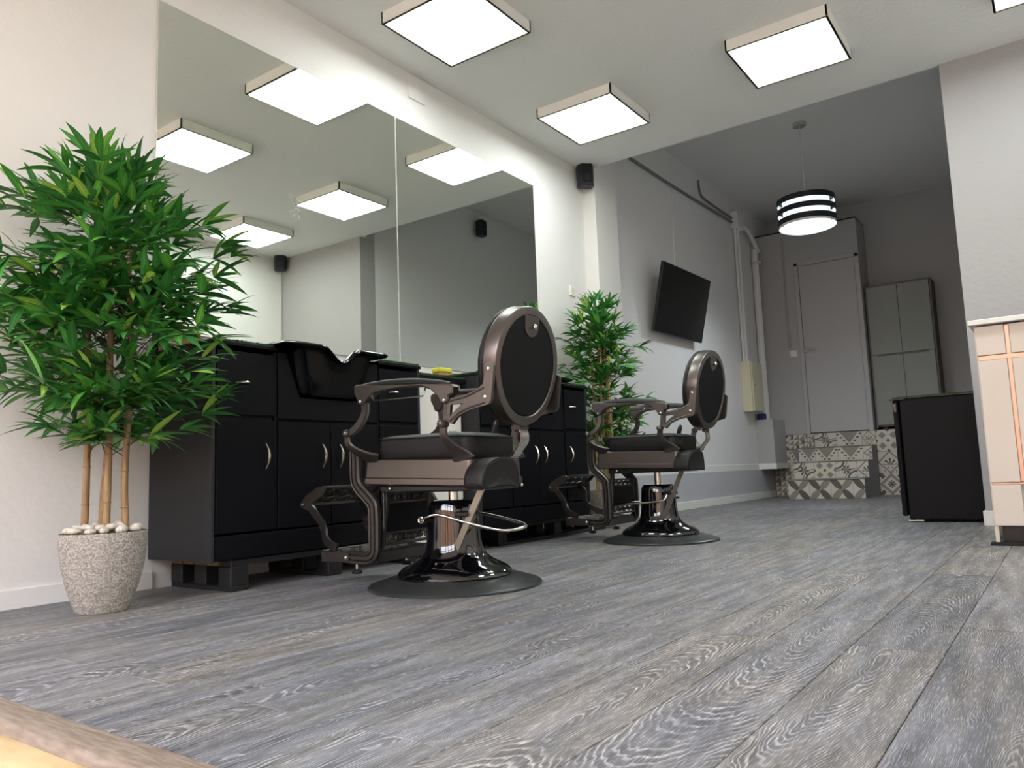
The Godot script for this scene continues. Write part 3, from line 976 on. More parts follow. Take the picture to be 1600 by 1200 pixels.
		tr.tube([P(-0.152, 0.626 + up, s * 0.246), P(-0.152, 0.626 + up, s * 0.280)], 0.0135, 12)
		# raised rims along the struts
		tr.tube([P(-0.162, 0.655 + up, s * 0.266), P(-0.166, 0.706 + up, s * 0.266), P(-0.25, 0.716 + up, s * 0.266), P(-0.335, 0.745 + up, s * 0.266)], 0.004, 6)
		tr.tube([P(-0.182, 0.632 + up, s * 0.266), P(-0.226, 0.662 + up, s * 0.266), P(-0.27, 0.677 + up, s * 0.266), P(-0.335, 0.69 + up, s * 0.266)], 0.004, 6)
		var tm := part("back_bracket", tr, M.gun, t)
		for p in [Vector2(-0.356, 0.812), Vector2(-0.338, 0.712)]: part("bracket_bolt", g().sphere(P(p.x, p.y + up, s * 0.267), 0.0075, 10, Vector3(1, 1, 0.6)), M.bolt, tm)
	var tw := g()
	tw.tube([P(0.206, 0.774 + up, 0.235), P(0.203, 0.745 + up, 0.245), P(0.197, 0.740 + up, 0.25), P(-0.046, 0.738 + up, 0.25), P(-0.052, 0.744 + up, 0.25), P(-0.056, 0.776 + up, 0.24)], 0.0032, 8)
	part("towel_bar", tw, M.chrome, t)

	# back: oval shell, tilted back
	var bt := deg_to_rad(8.0)
	var bc := P(-0.347, 0.849 + up, 0)
	var nb := Vector3(cos(bt), sin(bt) * -1.0, 0)      # out of the rear face
	nb = Vector3(cos(bt), -sin(bt), 0)
	var ub := Vector3(sin(bt), cos(bt), 0) * 0.955
	var oval := func(a: float, b: float, d: float, n: int) -> PackedVector3Array:
		var o := PackedVector3Array()
		for i in n:
			var an := TAU * i / n
			var k := 1.0 - 0.07 * maxf(0.0, -sin(an)) * absf(cos(an))
			o.append(bc + Vector3(0, 0, cos(an) * a * k) + ub * sin(an) * b + nb * d)
		return o
	var N := 56
	var sh := g()
	sh.loft([oval.call(0.225, 0.222, -0.034, N), oval.call(0.240, 0.238, -0.032, N), oval.call(0.244, 0.243, -0.024, N), oval.call(0.244, 0.243, 0.020, N), oval.call(0.241, 0.240, 0.026, N), oval.call(0.232, 0.230, 0.0285, N), oval.call(0.212, 0.210, 0.029, N), oval.call(0.208, 0.206, 0.026, N), oval.call(0.208, 0.206, 0.018, N)])
	part("back_shell", sh.mesh(32), M.gun_brushed, t)
	# vinyl panel set in the shell, notched for the head rest tab
	var pn := PackedVector2Array()
	for i in 64:
		var an := PI / 2 + 0.27 + (TAU - 0.54) * i / 63.0
		pn.append(Vector2(cos(an) * 0.2055, sin(an) * 0.2035))
	for i in range(1, 12):
		var an := PI * i / 12.0
		pn.append(Vector2(cos(an) * 0.056, 0.165 - sin(an) * 0.050))
	var vp := g()
	vp.extrude(pn, bc + nb * 0.021, Vector3(0, 0, -1), ub, 0.010, 0.003)
	var vm := part("back_panel", vp, M.vinyl_back, t)
	# headrest tab with its knob
	var tb2 := PackedVector2Array([Vector2(-0.056, 0.205), Vector2(-0.052, 0.165)])
	for i in range(1, 12):
		var an := PI - PI * i / 12.0
		tb2.append(Vector2(cos(an) * 0.053, 0.163 - sin(an) * 0.046))
	tb2.append(Vector2(0.052, 0.165)); tb2.append(Vector2(0.056, 0.205))
	var tbm := g()
	tbm.extrude(tb2, bc + nb * 0.0235, Vector3(0, 0, -1), ub, 0.010, 0.002)
	part("headrest_tab", tbm, M.gun, t)
	var kn := g()
	kn.tube([bc + ub * 0.160 + nb * 0.026, bc + ub * 0.160 + nb * 0.036], 0.006, 12)
	kn.sphere(bc + ub * 0.160 + nb * 0.040, 0.0115, 14)
	part("knob", kn, M.chrome, t)
	# front cushion
	var fc := g()
	fc.loft([oval.call(0.228, 0.226, -0.030, N), oval.call(0.236, 0.238, -0.042, N), oval.call(0.233, 0.236, -0.054, N), oval.call(0.217, 0.220, -0.067, N), oval.call(0.166, 0.168, -0.076, N), oval.call(0.08, 0.08, -0.080, N)])
	part("back_cushion", fc.mesh(60), M.vinyl, t)
	# strap between the back and the seat
	var stp := g()
	stp.sweep(smooth_path([P(-0.300, 0.612 + up, -0.055), P(-0.312, 0.590 + up, -0.055), P(-0.310, 0.556 + up, -0.055), P(-0.285, 0.527 + up, -0.055), P(-0.262, 0.500 + up, -0.055), P(-0.205, 0.487 + up, -0.055)]), PackedVector2Array([Vector2(-0.028, -0.004), Vector2(0.028, -0.004), Vector2(0.028, 0.004), Vector2(-0.028, 0.004)]), Vector3(0.8, 0.6, 0))
	part("back_strap", stp, M.chrome, t)
	part("hinge", g().tube([P(-0.302, 0.612 + up, -0.09), P(-0.302, 0.612 + up, -0.02)], 0.011, 12), M.gun, t)
	# head rest stowed in its slot at the rear of the seat
	var hr := g()
	var hrings := []
	for k in 6:
		var d: float = [0.0, 0.006, 0.02, 0.075, 0.090, 0.096][k]
		var sc: float = [0.90, 0.97, 1.0, 1.0, 0.965, 0.90][k]
		var ring := PackedVector3Array()
		for p in smooth_poly([Vector2(0.125, -0.052), Vector2(0.13, -0.01), Vector2(0.105, 0.035), Vector2(0.055, 0.058), Vector2(0.0, 0.063), Vector2(-0.055, 0.056), Vector2(-0.105, 0.03), Vector2(-0.132, -0.015), Vector2(-0.122, -0.056), Vector2(-0.05, -0.046), Vector2(0.06, -0.046)], 3):
			ring.append(P(-0.212 - d + 0.018 * (p.x / 0.13) ** 2, 0.434 + up + p.y * sc, 0.085 + p.x * sc))
		hrings.append(ring)
	hr.loft(hrings)
	var hm := part("head_rest", hr.mesh(50), M.vinyl, t)
	var hp := []
	for p in hrings[4]: hp.append(p)
	part("piping", g().tube(hp, 0.003, 6, false, true), M.rubber, hm)
	# recline lever
	var rl := g()
	rl.tube([P(-0.03, 0.46 + up, -0.212), P(-0.056, 0.58 + up, -0.222), P(-0.074, 0.645 + up, -0.224), P(-0.080, 0.664 + up, -0.224)], [0.007, 0.013, 0.014, 0.006], 10)
	part("recline_lever", rl, M.satin_black, t)

	# foot rest: ribbed side bars, tray, calf plate, cast panel
	var rib := PackedVector2Array()
	for p in [Vector2(-0.025, -0.011), Vector2(-0.025, 0.007), Vector2(-0.018, 0.014), Vector2(-0.0135, 0.013), Vector2(-0.0105, 0.005), Vector2(-0.0065, 0.013), Vector2(0.0065, 0.013), Vector2(0.0105, 0.005), Vector2(0.0135, 0.013), Vector2(0.018, 0.014), Vector2(0.025, 0.007), Vector2(0.025, -0.011)]: rib.append(p)
	for s in [1, -1]:
		var sbr := g()
		var pth := [P(0.330, 0.545 + up, s * 0.212), P(0.336, 0.50 + up, s * 0.205), P(0.338, 0.43 + up, s * 0.2), P(0.322, 0.397 + up, s * 0.198), P(0.285, 0.362 + up, s * 0.196), P(0.259, 0.335 + up, s * 0.195), P(0.250, 0.305 + up, s * 0.195), P(0.250, 0.18, s * 0.195), P(0.252, 0.145, s * 0.195), P(0.268, 0.124, s * 0.195), P(0.30, 0.117, s * 0.195), P(0.395, 0.124, s * 0.195)]
		var pp := PackedVector2Array()
		for p in rib: pp.append(Vector2(p.x, p.y * s))
		sbr.sweep(smooth_path(pth, 4), pp, Vector3(0, 0, 1))
		part("footrest_bar", sbr.mesh(30), M.cast, t)
		var hinge := g()
		hinge.tube([P(0.385, 0.121, s * 0.185), P(0.385, 0.121, s * 0.214)], 0.017, 16)
		part("hinge_boss", hinge, M.cast, t)
		part("hinge_bolt", g().sphere(P(0.385, 0.121, s * 0.214), 0.009, 10), M.bolt, t)
		# curved arms that hold the calf plate
		var cv := g()
		cv.sweep(smooth_path([P(0.652, 0.331, s * 0.178), P(0.624, 0.322, s * 0.172), P(0.598, 0.290, s * 0.165), P(0.588, 0.252, s * 0.140), P(0.574, 0.218, s * 0.140), P(0.545, 0.188, s * 0.163), P(0.505, 0.168, s * 0.178), P(0.46, 0.155, s * 0.185)], 5), PackedVector2Array([Vector2(-0.016, -0.006), Vector2(0.016, -0.006), Vector2(0.016, 0.006), Vector2(-0.016, 0.006)]), Vector3(0, 0, 1))
		part("calf_arm", cv, M.cast, t)
		part("calf_pivot", g().sphere(P(0.655, 0.333, s * 0.184), 0.013, 12), M.cast, t)
		# side cheek of the calf plate
		var ck := g()
		ext_l(ck, [Vector2(0.658, 0.318), Vector2(0.670, 0.340), Vector2(0.645, 0.368), Vector2(0.575, 0.406), Vector2(0.540, 0.411), Vector2(0.524, 0.396), Vector2(0.55, 0.370), Vector2(0.625, 0.326)], s * 0.178, 0.010, 0.002)
		part("calf_cheek", ck, M.gun, t)
		var ft := g()
		for f in [0.375]:
			ft.tube([P(f, 0.105, s * 0.16), P(f, 0.068, s * 0.16)], 0.0075, 10)
		part("foot_stem", ft, M.chrome, t)
		part("rubber_foot", g().lathe([Vector2(0.008, 0.05), Vector2(0.021, 0.052), Vector2(0.022, 0.060), Vector2(0.014, 0.068), Vector2(0.006, 0.070)], 16, P(0.375, 0.0, s * 0.16)), M.rubber, t)
	var trf := g()
	var tray := [Vector3(0.245, 0.0, 0.185), Vector3(0.545, 0.0, 0.185)]
	trf.box(P(0.395, 0.120, 0.186), Vector3(0.30, 0.044, 0.010), 0.003)
	trf.box(P(0.395, 0.120, -0.186), Vector3(0.30, 0.044, 0.010), 0.003)
	trf.box(P(0.540, 0.122, 0.0), Vector3(0.012, 0.048, 0.372), 0.003)
	trf.box(P(0.252, 0.120, 0.0), Vector3(0.012, 0.044, 0.372), 0.003)
	part("footrest_tray", trf, M.cast, t)
	var lt := g()
	lattice(lt, P(0.395, 0.140, 0), Vector3.LEFT, Vector3(0, 0, 1), 0.27, 0.36, 0.052, 0.0052)
	part("tread_scrollwork", lt, M.cast, t)
	var cp := g()
	var e2 := (P(0.545, 0.400, 0) - P(0.645, 0.345, 0)).normalized()
	lattice(cp, P(0.600, 0.368, 0), Vector3(0, 0, 1), e2, 0.35, 0.125, 0.042, 0.0048)
	part("calf_scrollwork", cp, M.cast, t)
	var ctop := g()
	ctop.sweep([P(0.540, 0.404, 0.178), P(0.540, 0.404, -0.178)], rrect(0.036, 0.012, 0.004, 2), Vector3.UP)
	ctop.sweep([P(0.655, 0.332, 0.178), P(0.655, 0.332, -0.178)], rrect(0.014, 0.012, 0.004, 2), Vector3.UP)
	part("calf_rail", ctop, M.gun_brushed, t)
	# upright cast panel behind the heels
	var pf2 := g()
	for s in [1, -1]: pf2.box(P(0.238, 0.272, s * 0.150), Vector3(0.012, 0.21, 0.014), 0.003)
	for y in [0.372, 0.335, 0.213, 0.168]: pf2.box(P(0.238, y, 0.0), Vector3(0.012, 0.012, 0.306), 0.003)
	part("heel_panel", pf2, M.cast, t)
	var hl := g()
	lattice(hl, P(0.238, 0.191, 0), Vector3(0, 0, 1), Vector3.UP, 0.29, 0.032, 0.03, 0.0038)
	lattice(hl, P(0.238, 0.353, 0), Vector3(0, 0, 1), Vector3.UP, 0.29, 0.03, 0.03, 0.0038)
	part("heel_scrollwork", hl, M.cast, t)
	part("heel_plate", g().box(P(0.232, 0.274, 0), Vector3(0.004, 0.112, 0.28), 0.001), M.black, t)
	# the arms that join the foot rest to the seat
	for s in [1, -1]: part("footrest_hanger", g().tube([P(0.235, 0.38 + up, s * 0.13), P(0.238, 0.30, s * 0.135), P(0.245, 0.15, s * 0.16)], 0.012, 8), M.cast_dark, t)


# ---------------------------------------------------------------- stations
func bow_handle(to: Node, c: Vector3, len: float, upright: bool) -> void:
	var q := g()
	var e := Vector3.UP if upright else Vector3(0, 0, 1)
	var pts := []
	for k in 9:
		var u := k / 8.0 * 2.0 - 1.0
		pts.append(c + e * u * len / 2 + Vector3(0.004 + 0.024 * (1.0 - u * u), 0, 0))
	q.tube(pts, [0.0038, 0.0044, 0.0054, 0.0062, 0.0065, 0.0062, 0.0054, 0.0044, 0.0038], 8)
	part("handle", q, M.steel, to)


func front_panel(to: Node, called: String, s0: float, s1: float, y0: float, y1: float, x := 0.452) -> MeshInstance3D:
	return part(called, g().box(Vector3(x, (y0 + y1) / 2, -(s0 + s1) / 2), Vector3(0.014, y1 - y0 - 0.004, s1 - s0 - 0.004), 0.0016), M.black, to)


# a styling station: carcass, three columns of doors and drawers, and a cut-out for the wash bowl
func make_station(x: float, z: float, ledge: float, label: String) -> void:
	var t := thing("styling_station", label, "cabinet", Vector3(x, 0, z), 0.0, "black styling stations under the mirrors")
	var L := 1.235
	var y0 := 0.127
	var y1 := 1.008
	for s in [0.009, L - 0.009]: part("side_panel", g().box(Vector3(0.228, (y0 + y1) / 2, -s), Vector3(0.456, y1 - y0, 0.018), 0.0015), M.black_side, t)
	var b := g()
	b.box(Vector3(0.006, (y0 + y1) / 2, -L / 2), Vector3(0.01, y1 - y0, L - 0.04))
	b.box(Vector3(0.225, y0 + 0.009, -L / 2), Vector3(0.43, 0.018, L - 0.04))
	for s in [0.312, 0.925]: b.box(Vector3(0.222, (y0 + y1) / 2, -s), Vector3(0.44, y1 - y0 - 0.02, 0.018))
	b.box(Vector3(0.437, 0.706, -L / 2), Vector3(0.012, 0.03, L - 0.04))
	part("carcass", b, M.black_soft, t)
	for s in [0.155, L - 0.155]: part("worktop", g().box(Vector3(0.232, 1.012, -s), Vector3(0.468, 0.016, 0.314), 0.002), M.black, t)
	part("back_ledge", g().box(Vector3(0.013, 1.053, -(L + ledge) / 2), Vector3(0.018, 0.066, L - ledge), 0.002), M.black_soft, t)
	front_panel(t, "plinth_board", 0.02, L - 0.02, 0.130, 0.228)
	front_panel(t, "stile", 0.304, 0.321, 0.232, 1.0, 0.447)
	front_panel(t, "stile", 0.916, 0.933, 0.232, 1.0, 0.447)
	var d1 := front_panel(t, "drawer", 0.020, 0.304, 0.716, 0.985)
	bow_handle(d1, Vector3(0.458, 0.852, -0.145), 0.066, false)
	var d2 := front_panel(t, "drawer", 0.934, L - 0.020, 0.716, 0.985)
	bow_handle(d2, Vector3(0.458, 0.866, -1.03), 0.066, false)
	# the panel below the bowl has a cut-out that follows it
	var cut := g()
	cut.extrude(PackedVector2Array([Vector2(0.323, 0.708), Vector2(0.914, 0.708), Vector2(0.914, 1.0), Vector2(0.865, 1.0), Vector2(0.79, 0.806), Vector2(0.44, 0.806), Vector2(0.365, 1.0), Vector2(0.323, 1.0)]), Vector3(0.452, 0, 0), Vector3(0, 0, -1), Vector3.UP, 0.014, 0.0016)
	part("bowl_panel", cut, M.black, t)
	for d in [[0.020, 0.304, 0.256], [0.321, 0.617, 0.566], [0.619, 0.916, 0.669], [0.934, L - 0.020, 0.985]]:
		var m := front_panel(t, "door", d[0], d[1], 0.234, 0.698)
		bow_handle(m, Vector3(0.458, 0.545, -d[2]), 0.105, true)


func make_bowl(x: float, z: float, label: String) -> void:
	# moulded wash basin: tapered body, wide rolled rim and a dip for the neck
	var t := thing("wash_basin", label, "basin", Vector3(x, 0, z), 0.0, "black wash basins set in the stations")
	var q := g()
	var N := 96
	var outline := func(w: float, d0: float, d1: float, r: float, n: int) -> PackedVector2Array:
		return even(rrect(d1 - d0, w, r, 6), n)
	var ring := func(w: float, d0: float, d1: float, r: float, y: float, dip: float) -> PackedVector3Array:
		var o := PackedVector3Array()
		for p in outline.call(w, d0, d1, r, N):
			var px: float = p.x + (d0 + d1) / 2
			# the neck dip lies in the middle of the front edge; the basin rises towards its back
			var front := smoothstep(0.30, 0.44, px)
			var k := 0.5 + 0.5 * cos(clampf(p.y / 0.115, -1, 1) * PI)
			o.append(Vector3(px, y - dip * front * k, -0.615 + p.y * -1.0))
		return o
	q.loft([ring.call(0.335, 0.20, 0.485, 0.05, 0.815, 0.0), ring.call(0.36, 0.18, 0.492, 0.05, 0.83, 0.0), ring.call(0.42, 0.12, 0.505, 0.05, 0.92, 0.0), ring.call(0.475, 0.08, 0.515, 0.05, 1.002, 0.05),
		ring.call(0.50, 0.07, 0.522, 0.05, 1.021, 0.055), ring.call(0.60, 0.05, 0.545, 0.055, 1.022, 0.058), ring.call(0.635, 0.04, 0.560, 0.06, 1.027, 0.064), ring.call(0.64, 0.038, 0.563, 0.06, 1.034, 0.067), ring.call(0.625, 0.045, 0.556, 0.06, 1.042, 0.070), ring.call(0.58, 0.06, 0.535, 0.06, 1.047, 0.072), ring.call(0.50, 0.085, 0.508, 0.06, 1.038, 0.070),
		ring.call(0.42, 0.11, 0.48, 0.06, 0.98, 0.03), ring.call(0.34, 0.16, 0.44, 0.06, 0.90, 0.0), ring.call(0.20, 0.24, 0.36, 0.05, 0.86, 0.0)])
	part("basin", q.mesh(55), M.basin, t)
	part("drain", g().lathe([Vector2(0.0, 0.862), Vector2(0.03, 0.862), Vector2(0.034, 0.866), Vector2(0.02, 0.868), Vector2(0.004, 0.868)], 16, Vector3(0.30, 0.0, -0.615)), M.steel, t)


func make_turf(lo: Vector3, hi: Vector3, label: String) -> void:
	var t := thing("grass_mat", label, "mat", Vector3.ZERO, 0.0, "strips of artificial grass on the worktops")
	part("backing", g().box((lo + hi) / 2, Vector3(hi.x - lo.x, 0.006, hi.z - lo.z), 0.001), M.turf, t)
	var q := g()
	var rn := RandomNumberGenerator.new()
	rn.seed = int(absf(lo.z) * 1000)
	var n := int((hi.x - lo.x) * (hi.z - lo.z) * 5200) + 500
	for i in n:
		var edge := rn.randf() < 0.4
		var p := Vector3(hi.x - rn.randf() * 0.012 if edge else rn.randf_range(lo.x, hi.x), hi.y, rn.randf_range(lo.z, hi.z))
		var a := rn.randf() * TAU
		var d := Vector3(cos(a), 0, sin(a)) * 0.0022
		var tip := p + Vector3(rn.randfn(0, 0.004) + (0.004 if edge else 0.0), rn.randf_range(0.003, 0.008), rn.randfn(0, 0.005))
		q.tri(p - d, p + d, tip)
	var m := part("blades", q.mesh(0.0), M.turf, t)
	m.set_meta("kind", "stuff")


func make_pallet(x0: float, x1: float, z0: float, z1: float, runners: bool, label: String) -> void:
	var t := thing("pallet", label, "pallet", Vector3.ZERO, 0.0, "black pallets that carry the stations")
	var bw := 0.085
	for i in 3:
		for j in 3:
			var c := Vector3(lerpf(x0 + bw / 2, x1 - bw / 2, i / 2.0), 0.060, lerpf(z0 - 0.04, z1 + 0.04, j / 2.0))
			part("block", g().box(c, Vector3(bw, 0.079, 0.085), 0.003), M.pallet, t)
	for j in 3:
		if runners: part("runner", g().box(Vector3(lerpf(x0 + bw / 2, x1 - bw / 2, j / 2.0), 0.0105, (z0 + z1) / 2), Vector3(bw, 0.02, absf(z1 - z0)), 0.002), M.pallet, t)
		else: part("runner", g().box(Vector3((x0 + x1) / 2, 0.0105, lerpf(z0 - 0.04, z1 + 0.04, j / 2.0)), Vector3(x1 - x0, 0.02, 0.08), 0.002), M.pallet, t)
	for j in 5:
		part("deck_board", g().box(Vector3(lerpf(x0 + 0.04, x1 - 0.04, j / 4.0), 0.1125, (z0 + z1) / 2), Vector3(0.078, 0.026, absf(z1 - z0)), 0.002), M.pallet_raw if j < 4 else M.pallet, t)


func make_mirror(z0: float, z1: float, label: String, scribble: bool) -> void:
	var t := thing("wall_mirror", label, "mirror", Vector3(0.001, 0, 0), 0.0, "tall frameless wall mirrors")
	var c := Vector3(0.003, (1.122 + 2.684) / 2, (z0 + z1) / 2)
	part("mirror_glass", g().box(c, Vector3(0.005, 1.562, absf(z1 - z0) - 0.004), 0.0006), M.mirror, t)
	for ze in [z0 - 0.0005, z1 + 0.0005]: part("ground_edge", g().box(Vector3(0.0028, c.y, ze), Vector3(0.0056, 1.562, 0.0022)), M.mirror_edge, t)
	part("ground_edge", g().box(Vector3(0.0028, 1.1235, (z0 + z1) / 2), Vector3(0.0056, 0.003, absf(z1 - z0))), M.mirror_edge, t)
	if scribble:
		# a doodle left in white marker
		var q := g()
		var at := func(u: float, v: float) -> Vector3:   # pixels of the close view, 80 px of the photograph to 1200
			return Vector3(0.0062, 1.945 - (v - 380.0) / 540.0 * 0.110 - (u - 480.0) * 0.00001, -2.548 - (u - 450.0) / 300.0 * 0.088)
		for ln in [[[480, 800], [560, 765], [640, 800], [695, 870], [690, 930], [640, 965], [560, 950], [500, 900], [485, 845]], [[555, 870], [585, 850], [615, 870], [600, 895], [570, 885]], [[465, 430], [465, 370], [495, 345], [525, 375], [505, 410], [500, 440], [525, 470]], [[540, 510], [560, 535], [590, 570], [610, 590]], [[555, 635], [620, 630], [665, 595], [690, 610], [680, 650]], [[605, 695], [660, 670], [690, 690], [650, 715], [720, 715]], [[670, 345], [655, 390], [690, 440], [735, 430], [765, 395]], [[745, 530], [775, 570], [815, 560]]]:
			var pts := []
			for p in ln: pts.append(at.call(p[0], p[1]))
			q.tube(smooth_path(pts, 3), 0.0012, 5)
		part("marker_doodle", q, M.chalk, t, "doodle of a ringed dot and loops in white marker")


func make_stations() -> void:
	make_pallet(0.02, 0.452, -1.91, -3.00, false, "black painted pallet under the station nearest the speckled pot")
	make_pallet(0.03, 0.405, -3.78, -5.10, true, "black painted pallet with long runner under the second station by the small bamboo")
	make_station(0.004, -1.81, 0.0, "black styling station on a pallet beside the speckled pot, bowl in its top")
	make_station(0.055, -3.475, 0.27, "second black styling station, between the two barber chairs and the small bamboo")
	make_bowl(0.0, -1.81, "glossy black wash basin in the station beside the large bamboo")
	make_bowl(0.055, -3.475, "glossy black wash basin half hidden behind the near chair's backrest")
	make_turf(Vector3(0.15, 1.020, -2.115), Vector3(0.462, 1.026, -1.815), "strip of artificial grass on the worktop beside the large bamboo")
	make_turf(Vector3(0.02, 1.020, -3.04), Vector3(0.462, 1.026, -2.76), "strip of artificial grass on the worktop right of the near basin")
	make_turf(Vector3(0.10, 1.020, -4.705), Vector3(0.515, 1.026, -4.43), "strip of artificial grass on the second station beside the small bamboo")
	make_turf(Vector3(0.165, 1.020, -3.76), Vector3(0.515, 1.026, -3.48), "strip of artificial grass on the second station behind the near chair's back")
	make_turf(Vector3(0.02, 0.985, -3.465), Vector3(0.43, 0.991, -3.05), "strip of artificial grass on the low shelf between the two stations")
	solo("shelf", g().box(Vector3(0.222, 0.972, -3.2595), Vector3(0.424, 0.024, 0.422), 0.002), M.black, "black shelf bridging the gap between the two stations above the white cabinet", "shelf")
	var w := thing("white_fridge", "white compact cooler standing in the gap between the two black stations", "cooler", Vector3(0.02, 0, -3.259))
	part("body", g().box(Vector3(0.17, 0.49, 0), Vector3(0.34, 0.94, 0.41), 0.006), M.plastic_white, w)
	var dd := part("door", g().box(Vector3(0.362, 0.50, 0), Vector3(0.036, 0.92, 0.41), 0.008), M.plastic_white, w)
	var tx := TextMesh.new()
	tx.text = "IDER"
	tx.font_size = 16
	tx.pixel_size = 0.0019
	tx.depth = 0.002
	var tm := part("lettering", tx, M.strut, dd)
	tm.transform = Transform3D(Basis(Vector3.UP, PI / 2), Vector3(0.3805, 0.675, -0.12))
	part("grip", g().tube(smooth_path([Vector3(0.38, 0.92, 0.19), Vector3(0.385, 0.86, 0.192), Vector3(0.385, 0.78, 0.192), Vector3(0.38, 0.72, 0.19)]), 0.005, 8), M.cream, dd)
	for sx in [0.04, 0.34]:
		for sz in [-0.17, 0.17]: part("foot", g().tube([Vector3(sx, 0.0, sz), Vector3(sx, 0.022, sz)], 0.016, 10), M.rubber, w)

	# small things on the worktops
	var bx := thing("cardboard_box", "small brown cardboard box on the worktop behind the large bamboo's leaves", "box", Vector3(0.075, 1.021, -1.90), 0.0)
	var q := g()
	q.box(Vector3(0, 0.045, 0), Vector3(0.11, 0.09, 0.14), 0.001)
	part("carton", q, M.cardboard, bx)
	part("flap", g().box(Vector3(0.062, 0.084, 0.0), Vector3(0.045, 0.003, 0.13), 0.001), M.cardboard, bx)
	solo("tan_block", g().box(Vector3(0.112, 1.0455, -3.655), Vector3(0.07, 0.046, 0.15), 0.004), M.tan, "tan block on the second station under the yellow sponge", "block")
	var sp := g()
	sp.box(Vector3(0.112, 1.0845, -3.635), Vector3(0.078, 0.030, 0.115), 0.007)
	solo("sponge", sp, M.sponge, "yellow sponge lying on the tan block below the mirror", "sponge")

	make_mirror(-1.815, -3.370, "near wall mirror with a white doodle, above the first station", true)
	make_mirror(-3.374, -4.915, "far wall mirror above the second station, showing the back room wall", false)


# ---------------------------------------------------------------- lamps, wall fittings
func make_lights() -> void:
	var spots := [
		[0.635, -3.24, "square ceiling panel light nearest the mirror wall, cut by the top of the picture"],
		[0.655, -4.775, "square ceiling panel light above the wall speaker, near the mirror wall"],
		[2.055, -4.775, "square ceiling panel light in the middle of the ceiling before the pendant lamp"],
		[3.43, -4.775, "square ceiling panel light above the reception counter at the picture's corner"],
		[1.985, -3.24, "square ceiling panel light seen only in the near mirror, upper left"],
		[3.43, -3.24, "square ceiling panel light over the right side of the room, nearer the entrance"]]
	for s in spots:
		var t := thing("ceiling_light", s[2], "ceiling light", Vector3(s[0], 2.968, s[1]), 0.0, "square ceiling panel lights")
		var fr := g()
		var W := 0.605
		for k in 4:
			var a := Basis(Vector3.UP, PI / 2 * k)
			fr.xf = Transform3D(a, Vector3.ZERO)
			fr.box(Vector3(W / 2 - 0.006, 0.036, 0), Vector3(0.012, 0.072, W), 0.001)
			fr.box(Vector3(W / 2 - 0.0075, 0.002, 0), Vector3(0.015, 0.004, W), 0.001)
		part("frame", fr, M.panel_frame, t)
		part("diffuser", g().box(Vector3(0, 0.008, 0), Vector3(W - 0.025, 0.008, W - 0.025)), M.panel_glow, t)
		var l := AreaLight3D.new()
		l.name = "panel_lamp"
		l.area_size = Vector2(0.57, 0.57)
		l.rotation.x = -PI / 2
		l.position = Vector3(0, -0.004, 0)
		l.light_color = Color(0.965, 1.0, 1.0)
		l.light_energy = PANEL
		l.area_range = 14.0
		l.shadow_enabled = true
		t.add_child(l, true)

	# pendant with three dark bands
	var p := thing("pendant_lamp", "round pendant lamp with three dark bands round a white drum, back room", "pendant lamp", Vector3(1.335, 0, -7.844))
	part("canopy", g().lathe([Vector2(0.01, 3.815), Vector2(0.062, 3.815), Vector2(0.066, 3.82), Vector2(0.066, 3.85), Vector2(0.01, 3.85)], 28), M.steel, p)
	part("cord", g().tube([Vector3(0, 3.82, 0), Vector3(0, 3.0, 0)], 0.0035, 8), M.mirror_edge, p)
	for y in [3.025, 2.922, 2.818]:
		var bm := part("band", tubular(0.276, y - 0.028, y + 0.028, 0.004), M.navy, p, "dark fabric band")
		part("liner", tubular(0.2718, y - 0.027, y + 0.027, 0.0008), M.white, bm, "white liner")
	part("reflector", tubular(0.2708, 2.768, 2.846, 0.0014), M.white, p)
	part("drum", tubular(0.222, 2.752, 3.045, 0.003), M.shade_glow, p, "white inner drum")
	part("diffuser", g().lathe([Vector2(0.002, 2.752), Vector2(0.217, 2.752), Vector2(0.217, 2.757), Vector2(0.002, 2.757)], 48), M.bulb_glow, p)
	part("top_cover", g().lathe([Vector2(0.006, 3.046), Vector2(0.222, 3.046), Vector2(0.222, 3.05), Vector2(0.006, 3.05)], 48), M.white, p)
	var st := g()
	for k in 4:
		var a := TAU * k / 4 + 0.5
		st.tube([Vector3(cos(a) * 0.269, 2.785, sin(a) * 0.269), Vector3(cos(a) * 0.269, 3.05, sin(a) * 0.269)], 0.002, 6)
		st.tube([Vector3(cos(a) * 0.269, 3.045, sin(a) * 0.269), Vector3(0, 3.045, 0)], 0.002, 6)
	part("wire_frame", st, M.steel, p)
	var om := OmniLight3D.new()
	om.name = "pendant_bulb"
	om.position = Vector3(0, 2.90, 0)
	om.light_energy = PENDANT * 0.012
	om.light_color = Color(0.93, 0.97, 1.0)
	om.light_size = 0.08
	om.omni_range = 14.0
	om.omni_attenuation = 2.0
	om.shadow_enabled = true
	p.add_child(om, true)
	var o := SpotLight3D.new()
	o.name = "pendant_light"
	o.position = Vector3(0, 2.74, 0)
	o.rotation.x = -PI / 2
	o.spot_angle = 80.0
	o.light_energy = PENDANT
	o.light_color = Color(0.93, 0.97, 1.0)
	o.light_size = 0.2
	o.spot_range = 12.0
	o.spot_attenuation = 2.0
	o.shadow_enabled = true
	p.add_child(o, true)


func tubular(r: float, y0: float, y1: float, th: float) -> G:
	var q := g()
	var rings := []
	for c in [Vector2(r - th, y0), Vector2(r, y0), Vector2(r, y1), Vector2(r - th, y1)]:
		var ring := PackedVector3Array()
		for i in 64: ring.append(Vector3(cos(TAU * i / 64) * c.x, c.y, sin(TAU * i / 64) * c.x))
		rings.append(ring)
	return q.loft(rings, false, true)


